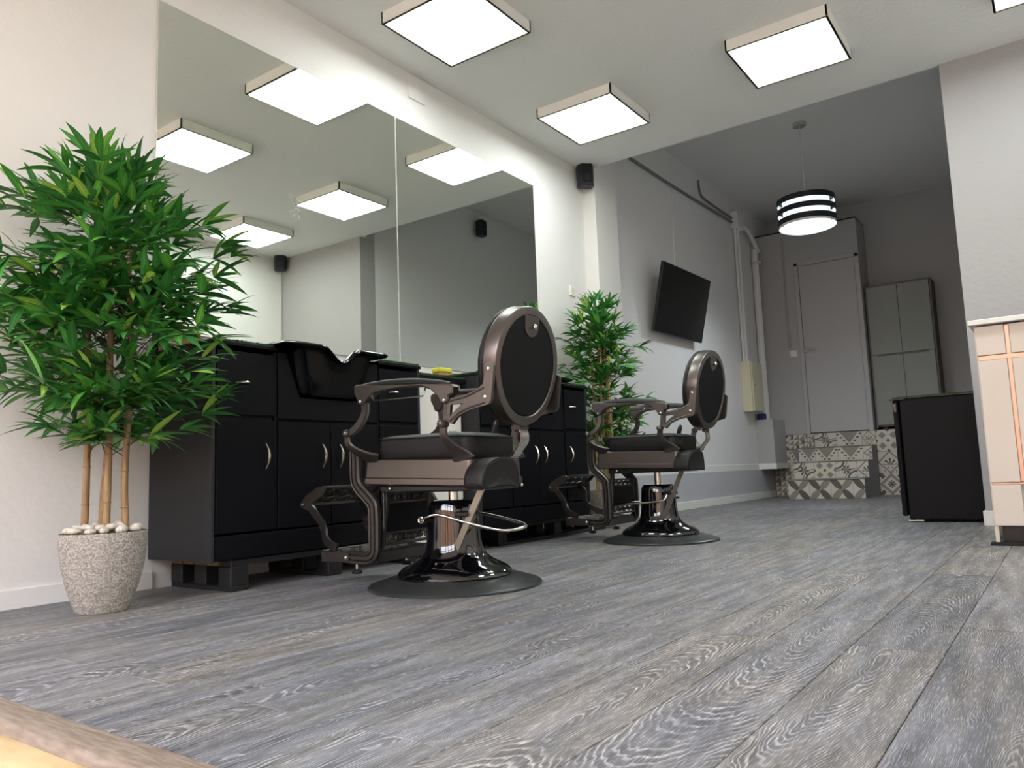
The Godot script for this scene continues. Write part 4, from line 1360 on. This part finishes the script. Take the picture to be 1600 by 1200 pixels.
func make_speaker(at: Vector3, turn: float, label: String) -> void:
	var t := thing("wall_speaker", label, "speaker", at, turn, "black wall speakers")
	var q := g()
	var rings := []
	for k in 4:
		var y: float = [-0.105, -0.09, 0.085, 0.108][k]
		var sc: float = [0.9, 1.0, 1.0, 0.72][k]
		var ring := PackedVector3Array()
		for p in [Vector2(-0.068 * sc, -0.03), Vector2(-0.068 * sc, 0.02), Vector2(-0.045 * sc, 0.062 * sc), Vector2(0.045 * sc, 0.062 * sc), Vector2(0.068 * sc, 0.02), Vector2(0.068 * sc, -0.03), Vector2(0.05 * sc, -0.045 * sc), Vector2(-0.05 * sc, -0.045 * sc)]: ring.append(Vector3(p.x, y, p.y))
		rings.append(ring)
	q.loft(rings)
	part("cabinet", q.mesh(20), M.speaker, t)
	var gr := g()
	gr.box(Vector3(0, 0.0, 0.0625), Vector3(0.078, 0.165, 0.004), 0.002)
	part("grille", gr, M.rubber, t)
	part("driver", g().tube([Vector3(0, -0.03, 0.064), Vector3(0, -0.03, 0.067)], 0.032, 20), M.navy, t)
	part("bracket", g().tube([Vector3(0, 0.0, -0.04), Vector3(0, 0.0, -0.085)], 0.012, 10), M.rubber, t)


func cable(called: String, pts: Array, r: float, m: Material, label: String, category := "cable", group := "") -> void:
	solo(called, g().tube(pts, r, 8), m, label, category, group)


func make_fittings() -> void:
	make_speaker(Vector3(0.085, 2.955, -5.615), PI / 4, "small black speaker in the corner above the small bamboo, under the ceiling")
	make_speaker(Vector3(4.015, 2.975, -5.595), -PI / 4, "small black speaker in the opposite corner, seen in the near mirror")
	make_speaker(Vector3(2.69, 3.60, -7.72), -PI / 2, "small black speaker high in the back room, seen in the far mirror")
	cable("speaker_cable", [Vector3(4.09, 2.88, -5.66), Vector3(4.09, 1.2, -5.66)], 0.006, M.mirror_edge, "pale cable cover running down from the opposite corner speaker, in the mirror")
	# socket and access plate on the mirror wall
	var so := thing("wall_socket", "white wall socket beside the far mirror, above the small bamboo", "socket", Vector3(0, 1.925, -5.447))
	part("plate", g().box(Vector3(0.006, 0, 0), Vector3(0.012, 0.088, 0.088), 0.004), M.plastic_white, so)
	var well := g()
	well.xf = Transform3D(Basis(Vector3.BACK, -PI / 2), Vector3(0.012, 0, 0))
	well.lathe([Vector2(0.024, -0.002), Vector2(0.027, 0.0015), Vector2(0.021, 0.0015), Vector2(0.019, -0.001), Vector2(0.004, -0.001)], 24)
	part("well", well, M.cream, so)
	for s in [-1, 1]: part("pin_hole", g().tube([Vector3(0.010, 0, s * 0.009), Vector3(0.0135, 0, s * 0.009)], 0.0032, 8), M.rubber, so)
	solo("access_plate", g().box(Vector3(0.006, 2.947, -3.582), Vector3(0.012, 0.16, 0.155), 0.003), M.wall, "white painted cover plate on the wall just under the ceiling, above the mirrors", "cover plate")
	cable("cable_cover", [Vector3(0.004, 3.44, -7.655), Vector3(0.004, 2.30, -7.60)], 0.008, M.wall_tv, "thin painted cable cover running down to the television", "cable cover")

	# television on a tilting bracket
	var tv := thing("television", "black flat television tilted forwards on the grey wall", "television")
	var a := Vector3(0.245, 2.405, -6.715); var b := Vector3(0.245, 2.44, -7.925); var d := Vector3(0.095, 1.732, -6.80)
	var e1 := Vector3(0, 0.02, -1.21).normalized()
	var ctr := (Vector3(0.245, 2.42, -7.32) + Vector3(0.095, 1.762, -7.46)) / 2
	var e2 := (Vector3(0.245, 2.42, 0) - Vector3(0.095, 1.762, 0)).normalized()
	e2 = (e2 - e1 * e2.dot(e1)).normalized()
	var bz := Basis(e1, e2, e1.cross(e2)) if e1.cross(e2).x > 0 else Basis(-e1, e2, (-e1).cross(e2))
	var q := g()
	q.xf = Transform3D(bz, ctr)
	q.box(Vector3(0, 0, -0.012), Vector3(1.21, 0.685, 0.03), 0.004)
	q.box(Vector3(0, -0.05, -0.04), Vector3(0.8, 0.42, 0.04), 0.012)
	part("tv_case", q, M.satin_black, tv)
	var s2 := g()
	s2.xf = q.xf
	s2.box(Vector3(0, 0.004, 0.0035), Vector3(1.19, 0.662, 0.002))
	part("screen", s2, M.screen, tv)
	var br := g()
	br.box(Vector3(0.01, 2.10, ctr.z), Vector3(0.02, 0.3, 0.35), 0.003)
	br.tube([Vector3(0.02, 2.16, ctr.z - 0.1), ctr + bz.z * -0.05 + bz.x * 0.1], 0.014, 8)
	br.tube([Vector3(0.02, 2.16, ctr.z + 0.1), ctr + bz.z * -0.05 - bz.x * 0.1], 0.014, 8)
	part("wall_bracket", br, M.rubber, tv)

	# conduits of the back room
	cable("conduit", [Vector3(0.02, 3.455, -5.72), Vector3(0.02, 3.465, -7.6), Vector3(0.02, 3.515, -9.47)], 0.016, M.grey_conduit, "long painted conduit along the top of the television wall", "conduit", "")
	cable("conduit", smooth_path([Vector3(0.02, 3.76, -8.41), Vector3(0.02, 3.62, -8.44), Vector3(0.02, 3.575, -8.56), Vector3(0.02, 3.57, -9.0), Vector3(0.02, 3.575, -9.47)], 4), 0.014, M.grey_conduit, "short bent conduit below the back room ceiling, joining the junction box", "conduit")
	solo("junction_box", g().box(Vector3(0.045, 3.55, -9.60), Vector3(0.09, 0.21, 0.24), 0.006), M.wall_tv, "painted junction box at the top of the pipes beside the partition", "junction box")
	for k in 2:
		cable("riser_pipe", [Vector3(0.03, 3.46, [-9.535, -9.63][k]), Vector3(0.03, 1.70, [-9.535, -9.63][k])], [0.017, 0.026][k], M.wall_tv, ["thin painted pipe down to the cream meter box, nearer the television", "thicker painted pipe down to the cream meter box, nearer the partition"][k], "pipe")
	cable("corner_pipe", [Vector3(0.05, 3.3, -10.2), Vector3(0.05, 0.98, -10.2)], 0.045, M.wall_tv, "wide painted pipe in the corner beside the partition", "pipe")
	cable("bent_pipe", smooth_path([Vector3(0.05, 3.53, -9.72), Vector3(0.055, 3.53, -9.9), Vector3(0.06, 3.46, -10.06), Vector3(0.06, 3.38, -10.2), Vector3(0.06, 3.3, -10.33)], 4), 0.03, M.wall_tv, "curved painted pipe from the junction box into the partition top", "pipe")
	var pc := g()
	var pring := []
	for i in 14: pring.append(Vector3(0.062 + cos(TAU * i / 14) * 0.060, 3.12, -10.2 + sin(TAU * i / 14) * 0.060))
	pc.tube(pring, 0.012, 6, true, true)
	pc.box(Vector3(0.11, 3.12, -10.18), Vector3(0.05, 0.03, 0.03), 0.004)
	solo("pipe_clamp", pc, M.cream, "pale clamp round the wide corner pipe", "clamp")
	var tk := g()
	tk.box(Vector3(0.355, 2.70, -10.394), Vector3(0.012, 1.50, 0.012), 0.002)
	tk.box(Vector3(0.380, 2.70, -10.394), Vector3(0.012, 1.50, 0.012), 0.002)
	solo("cable_trunking", tk, M.wall_back, "pair of painted cable covers on the partition down to the light switch", "cable cover")
	var sw := thing("light_switch", "white double light switch on the partition left of the grey door", "switch", Vector3(0.41, 1.865, -10.40))
	part("plate", g().box(Vector3(0, 0, 0.006), Vector3(0.088, 0.088, 0.012), 0.004), M.plastic_white, sw)
	for s in [-1, 1]: part("rocker", g().box(Vector3(s * 0.018, 0, 0.013), Vector3(0.032, 0.058, 0.007), 0.002), M.white, sw)
	# meter box, blue box, boxed corner
	var mb := thing("meter_box", "cream metal meter box at the foot of the painted pipes", "meter box", Vector3(0, 1.085, -9.665))
	part("housing", g().box(Vector3(0.06, 0.315, 0), Vector3(0.12, 0.63, 0.39), 0.004), M.cream, mb)
	var md := part("door", g().box(Vector3(0.13, 0.315, -0.005), Vector3(0.016, 0.615, 0.372), 0.004), M.cream, mb)
	part("lock", g().tube([Vector3(0.138, 0.33, 0.11), Vector3(0.143, 0.33, 0.11)], 0.014, 12), M.steel, md)
	solo("blue_box", g().box(Vector3(0.075, 1.038, -9.93), Vector3(0.09, 0.075, 0.10), 0.006).box(Vector3(0.122, 1.03, -9.91), Vector3(0.006, 0.02, 0.02), 0.001), M.blue, "small blue box between the meter box and the boxed corner", "box")
	var bc := thing("wall_boxing", "white boxed corner standing on the ledge below the blue box", "boxing", Vector3.ZERO, 0.0, "", "structure")
	part("casing", g().box(Vector3(0.11, 0.68, -10.145), Vector3(0.22, 0.63, 0.51), 0.003), M.wall_back, bc)
	var bs := g()
	bs.box(Vector3(0.115, 0.402, -9.884), Vector3(0.23, 0.072, 0.012), 0.002)
	bs.box(Vector3(0.226, 0.402, -10.14), Vector3(0.012, 0.072, 0.50), 0.002)
	part("skirting", bs, M.skirt, bc)


func make_furniture() -> void:
	# tall cupboard on the platform
	var t := thing("tall_cupboard", "tall grey four-door cupboard with brown frame on the raised platform", "cupboard", Vector3(1.315, 0.80, -10.5))
	var fr := g()
	fr.box(Vector3(0.009, 0.92, -0.17), Vector3(0.018, 1.80, 0.34), 0.002)
	fr.box(Vector3(0.737, 0.92, -0.17), Vector3(0.018, 1.80, 0.34), 0.002)
	fr.box(Vector3(0.373, 1.815, -0.168), Vector3(0.75, 0.022, 0.344), 0.002)
	fr.box(Vector3(0.373, 0.05, -0.17), Vector3(0.71, 0.02, 0.34), 0.002)
	fr.box(Vector3(0.373, 0.94, -0.17), Vector3(0.71, 0.02, 0.33))
	fr.box(Vector3(0.373, 0.92, -0.335), Vector3(0.71, 1.78, 0.008))
	part("frame", fr, M.grey_frame, t)
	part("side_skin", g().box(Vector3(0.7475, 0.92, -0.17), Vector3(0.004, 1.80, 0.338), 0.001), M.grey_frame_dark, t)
	for s in [0, 1]:
		var x0: float = 0.021 + s * 0.354
		for v in [[0.062, 0.936], [0.941, 1.802]]:
			var h: float = v[1] - v[0]
			var dr := part("door", g().box(Vector3(x0 + 0.175, (v[0] + v[1]) / 2, 0.008), Vector3(0.349, h, 0.018), 0.0015), M.grey_unit, t)
			if v[0] < 0.5: part("grip_strip", g().box(Vector3(x0 + (0.207 if s == 0 else 0.142), 0.925, 0.012), Vector3(0.285, 0.022, 0.018), 0.002), M.grey_frame, dr)
	for x in [0.1, 0.64]: part("foot", g().box(Vector3(x, 0.02, -0.05), Vector3(0.05, 0.04, 0.05), 0.003), M.grey_frame_dark, t)

	# black fridge, its side towards the viewer and its door towards the mirrors
	var f := thing("black_fridge", "black under-counter fridge seen from its side, by the wall end", "fridge", Vector3(2.26, 0, -5.955))
	part("cabinet", g().box(Vector3(0.28, 0.437, -0.23), Vector3(0.47, 0.83, 0.46), 0.006), M.fridge, f)
	var dr := part("door", g().box(Vector3(0.019, 0.442, -0.23), Vector3(0.034, 0.80, 0.46), 0.008), M.black, f)
	part("door_grip", g().box(Vector3(0.016, 0.79, 0.0025), Vector3(0.018, 0.06, 0.005), 0.002), M.cast, dr)
	part("top", g().box(Vector3(0.262, 0.855, -0.228), Vector3(0.516, 0.014, 0.474), 0.004), M.satin_black, f)
	var hg := g()
	hg.box(Vector3(0.03, 0.846, -0.01), Vector3(0.09, 0.008, 0.05), 0.002)
	part("hinge_cover", hg, M.satin_black, f)
	part("foot_bar", g().box(Vector3(0.085, 0.012, 0.0), Vector3(0.095, 0.008, 0.012), 0.002), M.plastic_white, f)
	for x in [0.06, 0.47]:
		for z in [-0.05, -0.40]: part("foot", g().tube([Vector3(x, 0.0, z), Vector3(x, 0.026, z)], 0.018, 10), M.rubber, f)
	make_turf(Vector3(2.29, 0.8625, -6.40), Vector3(2.76, 0.868, -5.99), "strip of artificial grass on top of the black fridge")

	# reception counter: glossy cream fronts with copper grip rails
	var c := thing("reception_counter", "glossy cream reception counter with copper grip rails at the right edge", "counter", Vector3(2.905, 0, -4.47))
	part("worktop", g().box(Vector3(0.59, 1.0945, -0.26), Vector3(1.216, 0.024, 0.60), 0.002), M.white, c)
	part("side_panel", g().box(Vector3(0.010, 0.548, -0.28), Vector3(0.018, 1.068, 0.52), 0.002), M.counter, c)
	var bd := g()
	bd.box(Vector3(0.60, 0.59, -0.28), Vector3(1.16, 0.97, 0.50))
	part("carcass", bd, M.white, c)
	part("kickboard", g().box(Vector3(0.61, 0.05, -0.06), Vector3(1.16, 0.09, 0.016)), M.satin_black, c)
	part("floor_strip", g().box(Vector3(0.585, 0.007, -0.02), Vector3(1.21, 0.012, 0.07), 0.002), M.rubber, c)
	var xs := [0.006, 0.150, 0.600, 1.190]
	var ys := [[0.094, 0.290], [0.303, 0.905], [0.930, 1.076]]
	for i in 3:
		for j in 3:
			var w: float = xs[i + 1] - xs[i] - (0.02 if i < 3 else 0.0)
			var called: String = ["drawer", "door", "drawer"][j]
			part(called, g().box(Vector3(xs[i] + w / 2, (ys[j][0] + ys[j][1]) / 2, -0.008), Vector3(w, ys[j][1] - ys[j][0], 0.02), 0.0025), M.counter, c)
	for y in [0.2965, 0.9175]: part("grip_rail", g().box(Vector3(0.595, y, -0.013), Vector3(1.17, 0.010 if y < 0.5 else 0.022, 0.012), 0.001), M.copper, c)
	for i in 2: part("grip_rail", g().box(Vector3(xs[i + 1] - 0.010, 0.69, -0.014), Vector3(0.018, 0.77, 0.012), 0.001), M.copper, c)


# ---------------------------------------------------------------- plants
func leaf_mesh(bend: float, width: float, twist: float) -> ArrayMesh:
	# a folded blade, 1 long along +z, its upper side +y
	var q := g()
	var n := 6
	var rows := []
	for k in n + 1:
		var u := float(k) / n
		var w := width * pow(sin(PI * pow(clampf(u * 0.97 + 0.02, 0, 1), 0.78)), 0.85)
		var y := 0.10 * sin(u * PI * 0.5) - bend * u * u
		var tw := twist * u
		var s := Vector3(cos(tw), sin(tw), 0)
		var c := Vector3(0, y, u * (1.0 - 0.12 * bend * u))
		rows.append([c - s * w + Vector3(0, 0.22 * w, 0), c, c + s * w + Vector3(0, 0.22 * w, 0), u])
	for k in n:
		var a: Array = rows[k]; var b: Array = rows[k + 1]
		q.quad(a[0], a[1], b[1], b[0], Vector2(0.05, a[3]), Vector2(0.5, a[3]), Vector2(0.5, b[3]), Vector2(0.05, b[3]))
		q.quad(a[1], a[2], b[2], b[1], Vector2(0.5, a[3]), Vector2(0.95, a[3]), Vector2(0.95, b[3]), Vector2(0.5, b[3]))
	return q.mesh(70)


func make_plant(at: Vector3, label: String, canes: Array, prof: Array, sprays: int, leaf_len: float, seed_: int, blocked: Callable, singles: int, pale: bool, squash := Vector3.ONE) -> void:
	var t := thing("potted_bamboo", label, "potted plant", at, 0.0, "artificial bamboos in speckled pots")
	var rn := RandomNumberGenerator.new()
	rn.seed = seed_
	# pot: broad at the lip, drawn in to a small foot
	part("pot", g().lathe([Vector2(0.02, 0.002), Vector2(0.080, 0.0), Vector2(0.088, 0.006), Vector2(0.104, 0.05), Vector2(0.120, 0.10), Vector2(0.133, 0.155), Vector2(0.141, 0.21), Vector2(0.1445, 0.26), Vector2(0.1445, 0.276), Vector2(0.1415, 0.279), Vector2(0.1375, 0.277), Vector2(0.136, 0.268), Vector2(0.05, 0.266)], 56), M.pot, t)
	part("soil", g().lathe([Vector2(0.01, 0.274), Vector2(0.09, 0.273), Vector2(0.135, 0.270), Vector2(0.135, 0.26), Vector2(0.01, 0.26)], 32), M.soil, t)
	var radius := func(y: float) -> float:
		for i in prof.size() - 1:
			if y <= prof[i + 1].x: return lerpf(prof[i].y, prof[i + 1].y, clampf((y - prof[i].x) / (prof[i + 1].x - prof[i].x), 0, 1))
		return prof[prof.size() - 1].y
	var paths := []
	for c in canes:
		var pts := []
		var rr := []
		var h: float = c[2]
		var lean := Vector3(c[3], 0, c[4])
		var n := 14
		for k in n + 1:
			var u := float(k) / n
			pts.append(Vector3(c[0], 0.25, c[1]) + Vector3(0, (h - 0.25) * u, 0) + lean * u + Vector3(0.006 * sin(u * 9.0 + c[0] * 50.0), 0, 0.006 * cos(u * 8.0 + c[1] * 40.0)))
			rr.append(lerpf(0.0125, 0.008, u) * c[5])
		paths.append(pts)
		var q := g()
		q.tube(pts, rr, 10)
		# nodes
		for k in range(1, n, 2):
			var p: Vector3 = pts[k].lerp(pts[k + 1], rn.randf() * 0.6)
			var r: float = rr[k]
			q.tube([p - Vector3(0, 0.004, 0), p - Vector3(0, 0.001, 0), p + Vector3(0, 0.001, 0), p + Vector3(0, 0.004, 0)], [r * 0.98, r * 1.14, r * 1.14, r * 0.98], 10, false)
		part("cane", q, M.cane_pale if pale else M.cane, t)
	# leaves, in fans at the ends of thin twigs
	var y_lo: float = prof[0].x
	var y_hi: float = prof[prof.size() - 1].x
	var leaves := []
	var tw := g()
	var done := 0
	var r_max := 0.0
	for p in prof: r_max = maxf(r_max, p.y)
	var tries := 0
	while done < sprays and tries < sprays * 30:
		tries += 1
		var y := rn.randf_range(y_lo, y_hi)
		var R: float = radius.call(y)
		if rn.randf() > R / r_max + 0.1: continue
		var an := rn.randf() * TAU
		var rad := R * sqrt(rn.randf_range(0.05, 1.0)) * rn.randf_range(0.8, 1.18)
		var tip := Vector3(cos(an) * rad * squash.x, y, sin(an) * rad * squash.z)
		var out := Vector3(cos(an), 0, sin(an))
		if blocked.call(at + tip + out * 0.06): continue
		var cp: Array = paths[rn.randi() % paths.size()]
		# where its branch leaves the cane: lower and further in
		var yb := clampf(y - rad * rn.randf_range(0.05, 0.45) - 0.02, 0.5 if y_lo > 0.5 else 0.35, 9.0)
		var root: Vector3 = cp[cp.size() - 1]
		for k in cp.size() - 1:
			if cp[k + 1].y > yb:
				root = cp[k].lerp(cp[k + 1], clampf((yb - cp[k].y) / (cp[k + 1].y - cp[k].y), 0, 1))
				break
		var midp := root.lerp(tip, 0.5) + Vector3(0, 0.05 * rad / 0.5, 0)
		if blocked.call(at + midp): continue
		done += 1
		var rp := smooth_path([root, midp, tip], 3)
		tw.tube(rp, [0.0017, 0.0016, 0.0014, 0.0012, 0.0011, 0.0010, 0.0008], 4, false)
		var dir := (tip - midp).normalized()
		dir = (dir + out * 0.35 + Vector3(0, rn.randf_range(-0.35, 0.35) + (0.5 if y > y_hi - 0.22 else 0.0), 0)).normalized()
		var fans := 2 if rn.randf() < 0.5 else 3
		for f in fans:
			var base: Vector3 = tip if f == 0 else midp.lerp(tip, rn.randf_range(0.0, 0.7)) if f == 1 else root.lerp(midp, rn.randf_range(0.4, 1.0))
			var cnt := rn.randi_range(4, 6)
			var sidev := dir.cross(Vector3.UP).normalized()
			var upv := sidev.cross(dir).normalized()
			var roll := rn.randf_range(-0.7, 0.7)
			var s2 := sidev * cos(roll) + upv * sin(roll)
			var u2 := s2.cross(dir).normalized()
			for k in cnt:
				var sp := lerpf(-1.0, 1.0, (k + rn.randf_range(0.2, 0.8)) / cnt) * 1.05
				var d := (dir * cos(sp) + s2 * sin(sp) + u2 * rn.randf_range(-0.35, 0.45) + Vector3(0, rn.randf_range(-0.18, 0.18), 0)).normalized()
				var ln := leaf_len * rn.randf_range(0.72, 1.18)
				if blocked.call(at + base + d * ln): continue
				var nrm := (u2 + Vector3(0, 0.5, 0) + Vector3(rn.randfn(0, 0.25), 0, rn.randfn(0, 0.25))).normalized()
				var xx := nrm.cross(d).normalized()
				nrm = d.cross(xx).normalized()
				leaves.append([Transform3D(Basis(xx * ln, nrm * ln, d * ln), base - d * 0.004 + dir * 0.01), rn.randi() % 3, rn.randf()])
	var tm := part("twigs", tw.mesh(80), M.twig, t)
	tm.set_meta("kind", "stuff")
	var kinds := [leaf_mesh(0.16, 0.094, 0.15), leaf_mesh(0.28, 0.088, -0.2), leaf_mesh(0.02, 0.100, 0.3)]
	# those that show largest are parts of their own, the rest one part
	var eye := Vector3(3.24, 0.435, 0) - at
	leaves.sort_custom(func(a, b): return (a[0].origin - eye).length() / a[0].basis.z.length() < (b[0].origin - eye).length() / b[0].basis.z.length())
	var own := mini(singles, leaves.size())
	for i in own:
		var l: Array = leaves[i]
		var m: StandardMaterial3D = M.leaf[0 if l[2] < 0.46 else (1 if l[2] < 0.78 else (2 if l[2] < 0.93 else 3))]
		var o := part("leaf", kinds[l[1]], m, t)
		o.transform = l[0]
	for kk in 1:
		var q := g()
		var mm := MultiMesh.new()
		mm.transform_format = MultiMesh.TRANSFORM_3D
		mm.use_colors = true
		mm.mesh = kinds[0]
		mm.instance_count = leaves.size() - own
		for i in range(own, leaves.size()):
			var l: Array = leaves[i]
			mm.set_instance_transform(i - own, l[0])
			mm.set_instance_color(i - own, M.leaf[0 if l[2] < 0.46 else (1 if l[2] < 0.78 else (2 if l[2] < 0.93 else 3))].albedo_color.srgb_to_linear())
		var mi := MultiMeshInstance3D.new()
		mi.name = "foliage"
		mi.multimesh = mm
		mi.material_override = M.leaf_any
		mi.set_meta("kind", "stuff")
		t.add_child(mi, true)


func make_pebbles(at: Vector3, n: int, label: String, group: String) -> void:
	var rn := RandomNumberGenerator.new()
	rn.seed = 77 + n
	var shapes := []
	for k in 4:
		var q := g()
		q.sphere(Vector3.ZERO, 1.0, 10, Vector3(1.0, rn.randf_range(0.55, 0.7), rn.randf_range(0.7, 0.95)))
		for i in q.v.size():
			var p := q.v[i]
			q.v[i] = p * (1.0 + 0.10 * sin(p.x * 4.0 + k) * cos(p.z * 5.0 + k * 2))
		shapes.append(q.mesh(60))
	for i in n:
		var ring := 0 if i < n * 0.62 else 1
		var cnt := int(n * 0.62) if ring == 0 else n - int(n * 0.62)
		var a := TAU * i / cnt + rn.randf_range(-0.1, 0.1)
		var r := (0.113 if ring == 0 else 0.062) + rn.randf_range(-0.006, 0.006)
		var o := solo("pebble", shapes[rn.randi() % 4], M.pebble, label, "pebble", group)
		var s := rn.randf_range(0.018, 0.028)
		o.transform = Transform3D(Basis(Vector3.UP, rn.randf() * TAU).scaled(Vector3.ONE * s), at + Vector3(cos(a) * r, 0.275 + s * 0.6 + (0.010 if ring else 0.0), sin(a) * r))


func make_plants() -> void:
	var blocked1 := func(p: Vector3) -> bool:
		if p.x < 0.015: return true
		if (p.x - 0.387) * 0.81 - (p.z + 1.431) * 0.58 > 0.52: return true
		if p.z < -1.79 and p.x < 0.49 and p.y < 1.14: return true
		return p.y < 0.56
	make_plant(Vector3(0.387, 0, -1.431), "large artificial bamboo in a speckled grey pot beside the near station",
		[[-0.060, 0.042, 1.42, 0.005, 0.0, 1.05], [-0.032, -0.014, 1.36, 0.01, -0.01, 0.95], [0.028, 0.006, 1.46, -0.005, 0.0, 1.1], [0.066, -0.045, 1.32, 0.0, 0.0, 1.05]],
		[Vector2(0.62, 0.26), Vector2(0.70, 0.38), Vector2(0.82, 0.45), Vector2(1.0, 0.46), Vector2(1.2, 0.43), Vector2(1.38, 0.38), Vector2(1.50, 0.30), Vector2(1.60, 0.20), Vector2(1.66, 0.10)],
		230, 0.142, 4, blocked1, 300, false)
	make_pebbles(Vector3(0.387, 0, -1.431), 24, "white pebble on the soil of the large speckled pot", "white pebbles in the large speckled pot")
	var blocked2 := func(p: Vector3) -> bool:
		if p.x < 0.02: return true
		if p.z > -4.75 and p.x < 0.58 and p.y < 1.10: return true
		if p.z < -5.68 and p.x < 0.15: return true
		return p.y < 0.5
	make_plant(Vector3(0.34, 0, -5.25), "smaller artificial bamboo in the corner between the second station and the pilaster",
		[[-0.05, 0.03, 1.62, 0.0, 0.0, 1.2], [-0.02, -0.03, 1.5, 0.0, 0.0, 1.2], [0.02, 0.04, 1.45, 0.01, 0.0, 1.2], [0.045, 0.0, 1.52, 0.01, 0.0, 1.3], [0.01, -0.05, 1.35, 0.0, 0.01, 1.2], [0.075, 0.03, 1.3, 0.02, 0.0, 1.1]],
		[Vector2(0.50, 0.22), Vector2(0.75, 0.30), Vector2(1.05, 0.31), Vector2(1.35, 0.29), Vector2(1.52, 0.25), Vector2(1.63, 0.19), Vector2(1.72, 0.12), Vector2(1.77, 0.06)],
		190, 0.12, 9, blocked2, 200, true)


# ---------------------------------------------------------------- scene
const PANEL := 1.5
const PENDANT := 4.4


func _ready() -> void:
	var cam := Camera3D.new()
	cam.name = "camera"
	add_child(cam)
	cam.position = Vector3(3.24, 0.435, 0)
	cam.rotation = Vector3(deg_to_rad(6.5815), deg_to_rad(35.525), deg_to_rad(-2.1144))
	cam.fov = rad_to_deg(2.0 * atan(600.0 / PX))
	cam.near = 0.02
	cam.far = 100.0
	cam.current = true

	var env := Environment.new()
	env.background_mode = Environment.BG_SKY
	var sky := Sky.new()
	var sm := ProceduralSkyMaterial.new()
	sm.sky_top_color = Color(0.74, 0.75, 0.80)
	sm.sky_horizon_color = Color(0.97, 0.92, 0.88)
	sm.ground_bottom_color = Color(0.45, 0.43, 0.40)
	sm.ground_horizon_color = Color(0.75, 0.72, 0.68)
	sm.sky_energy_multiplier = 3.7
	sm.ground_energy_multiplier = 1.8
	sky.sky_material = sm
	env.sky = sky
	env.tonemap_mode = Environment.TONE_MAPPER_LINEAR
	env.tonemap_exposure = 1.0
	env.sdfgi_enabled = true
	env.ssao_enabled = true
	env.ssil_enabled = true
	var we := WorldEnvironment.new()
	we.name = "world_environment"
	we.environment = env
	add_child(we)

	make_materials()
	make_room()
	make_stations()
	make_chair(Vector3(1.196, 0, -2.424), deg_to_rad(5.0), 0.0, "vintage barber chair nearest the viewer, bronze frame and black vinyl")
	make_chair(Vector3(1.192, 0, -4.352), deg_to_rad(1.5), 0.034, "far barber chair in front of the small bamboo, raised a little higher")
	make_furniture()
	make_lights()
	make_fittings()
	make_plants()
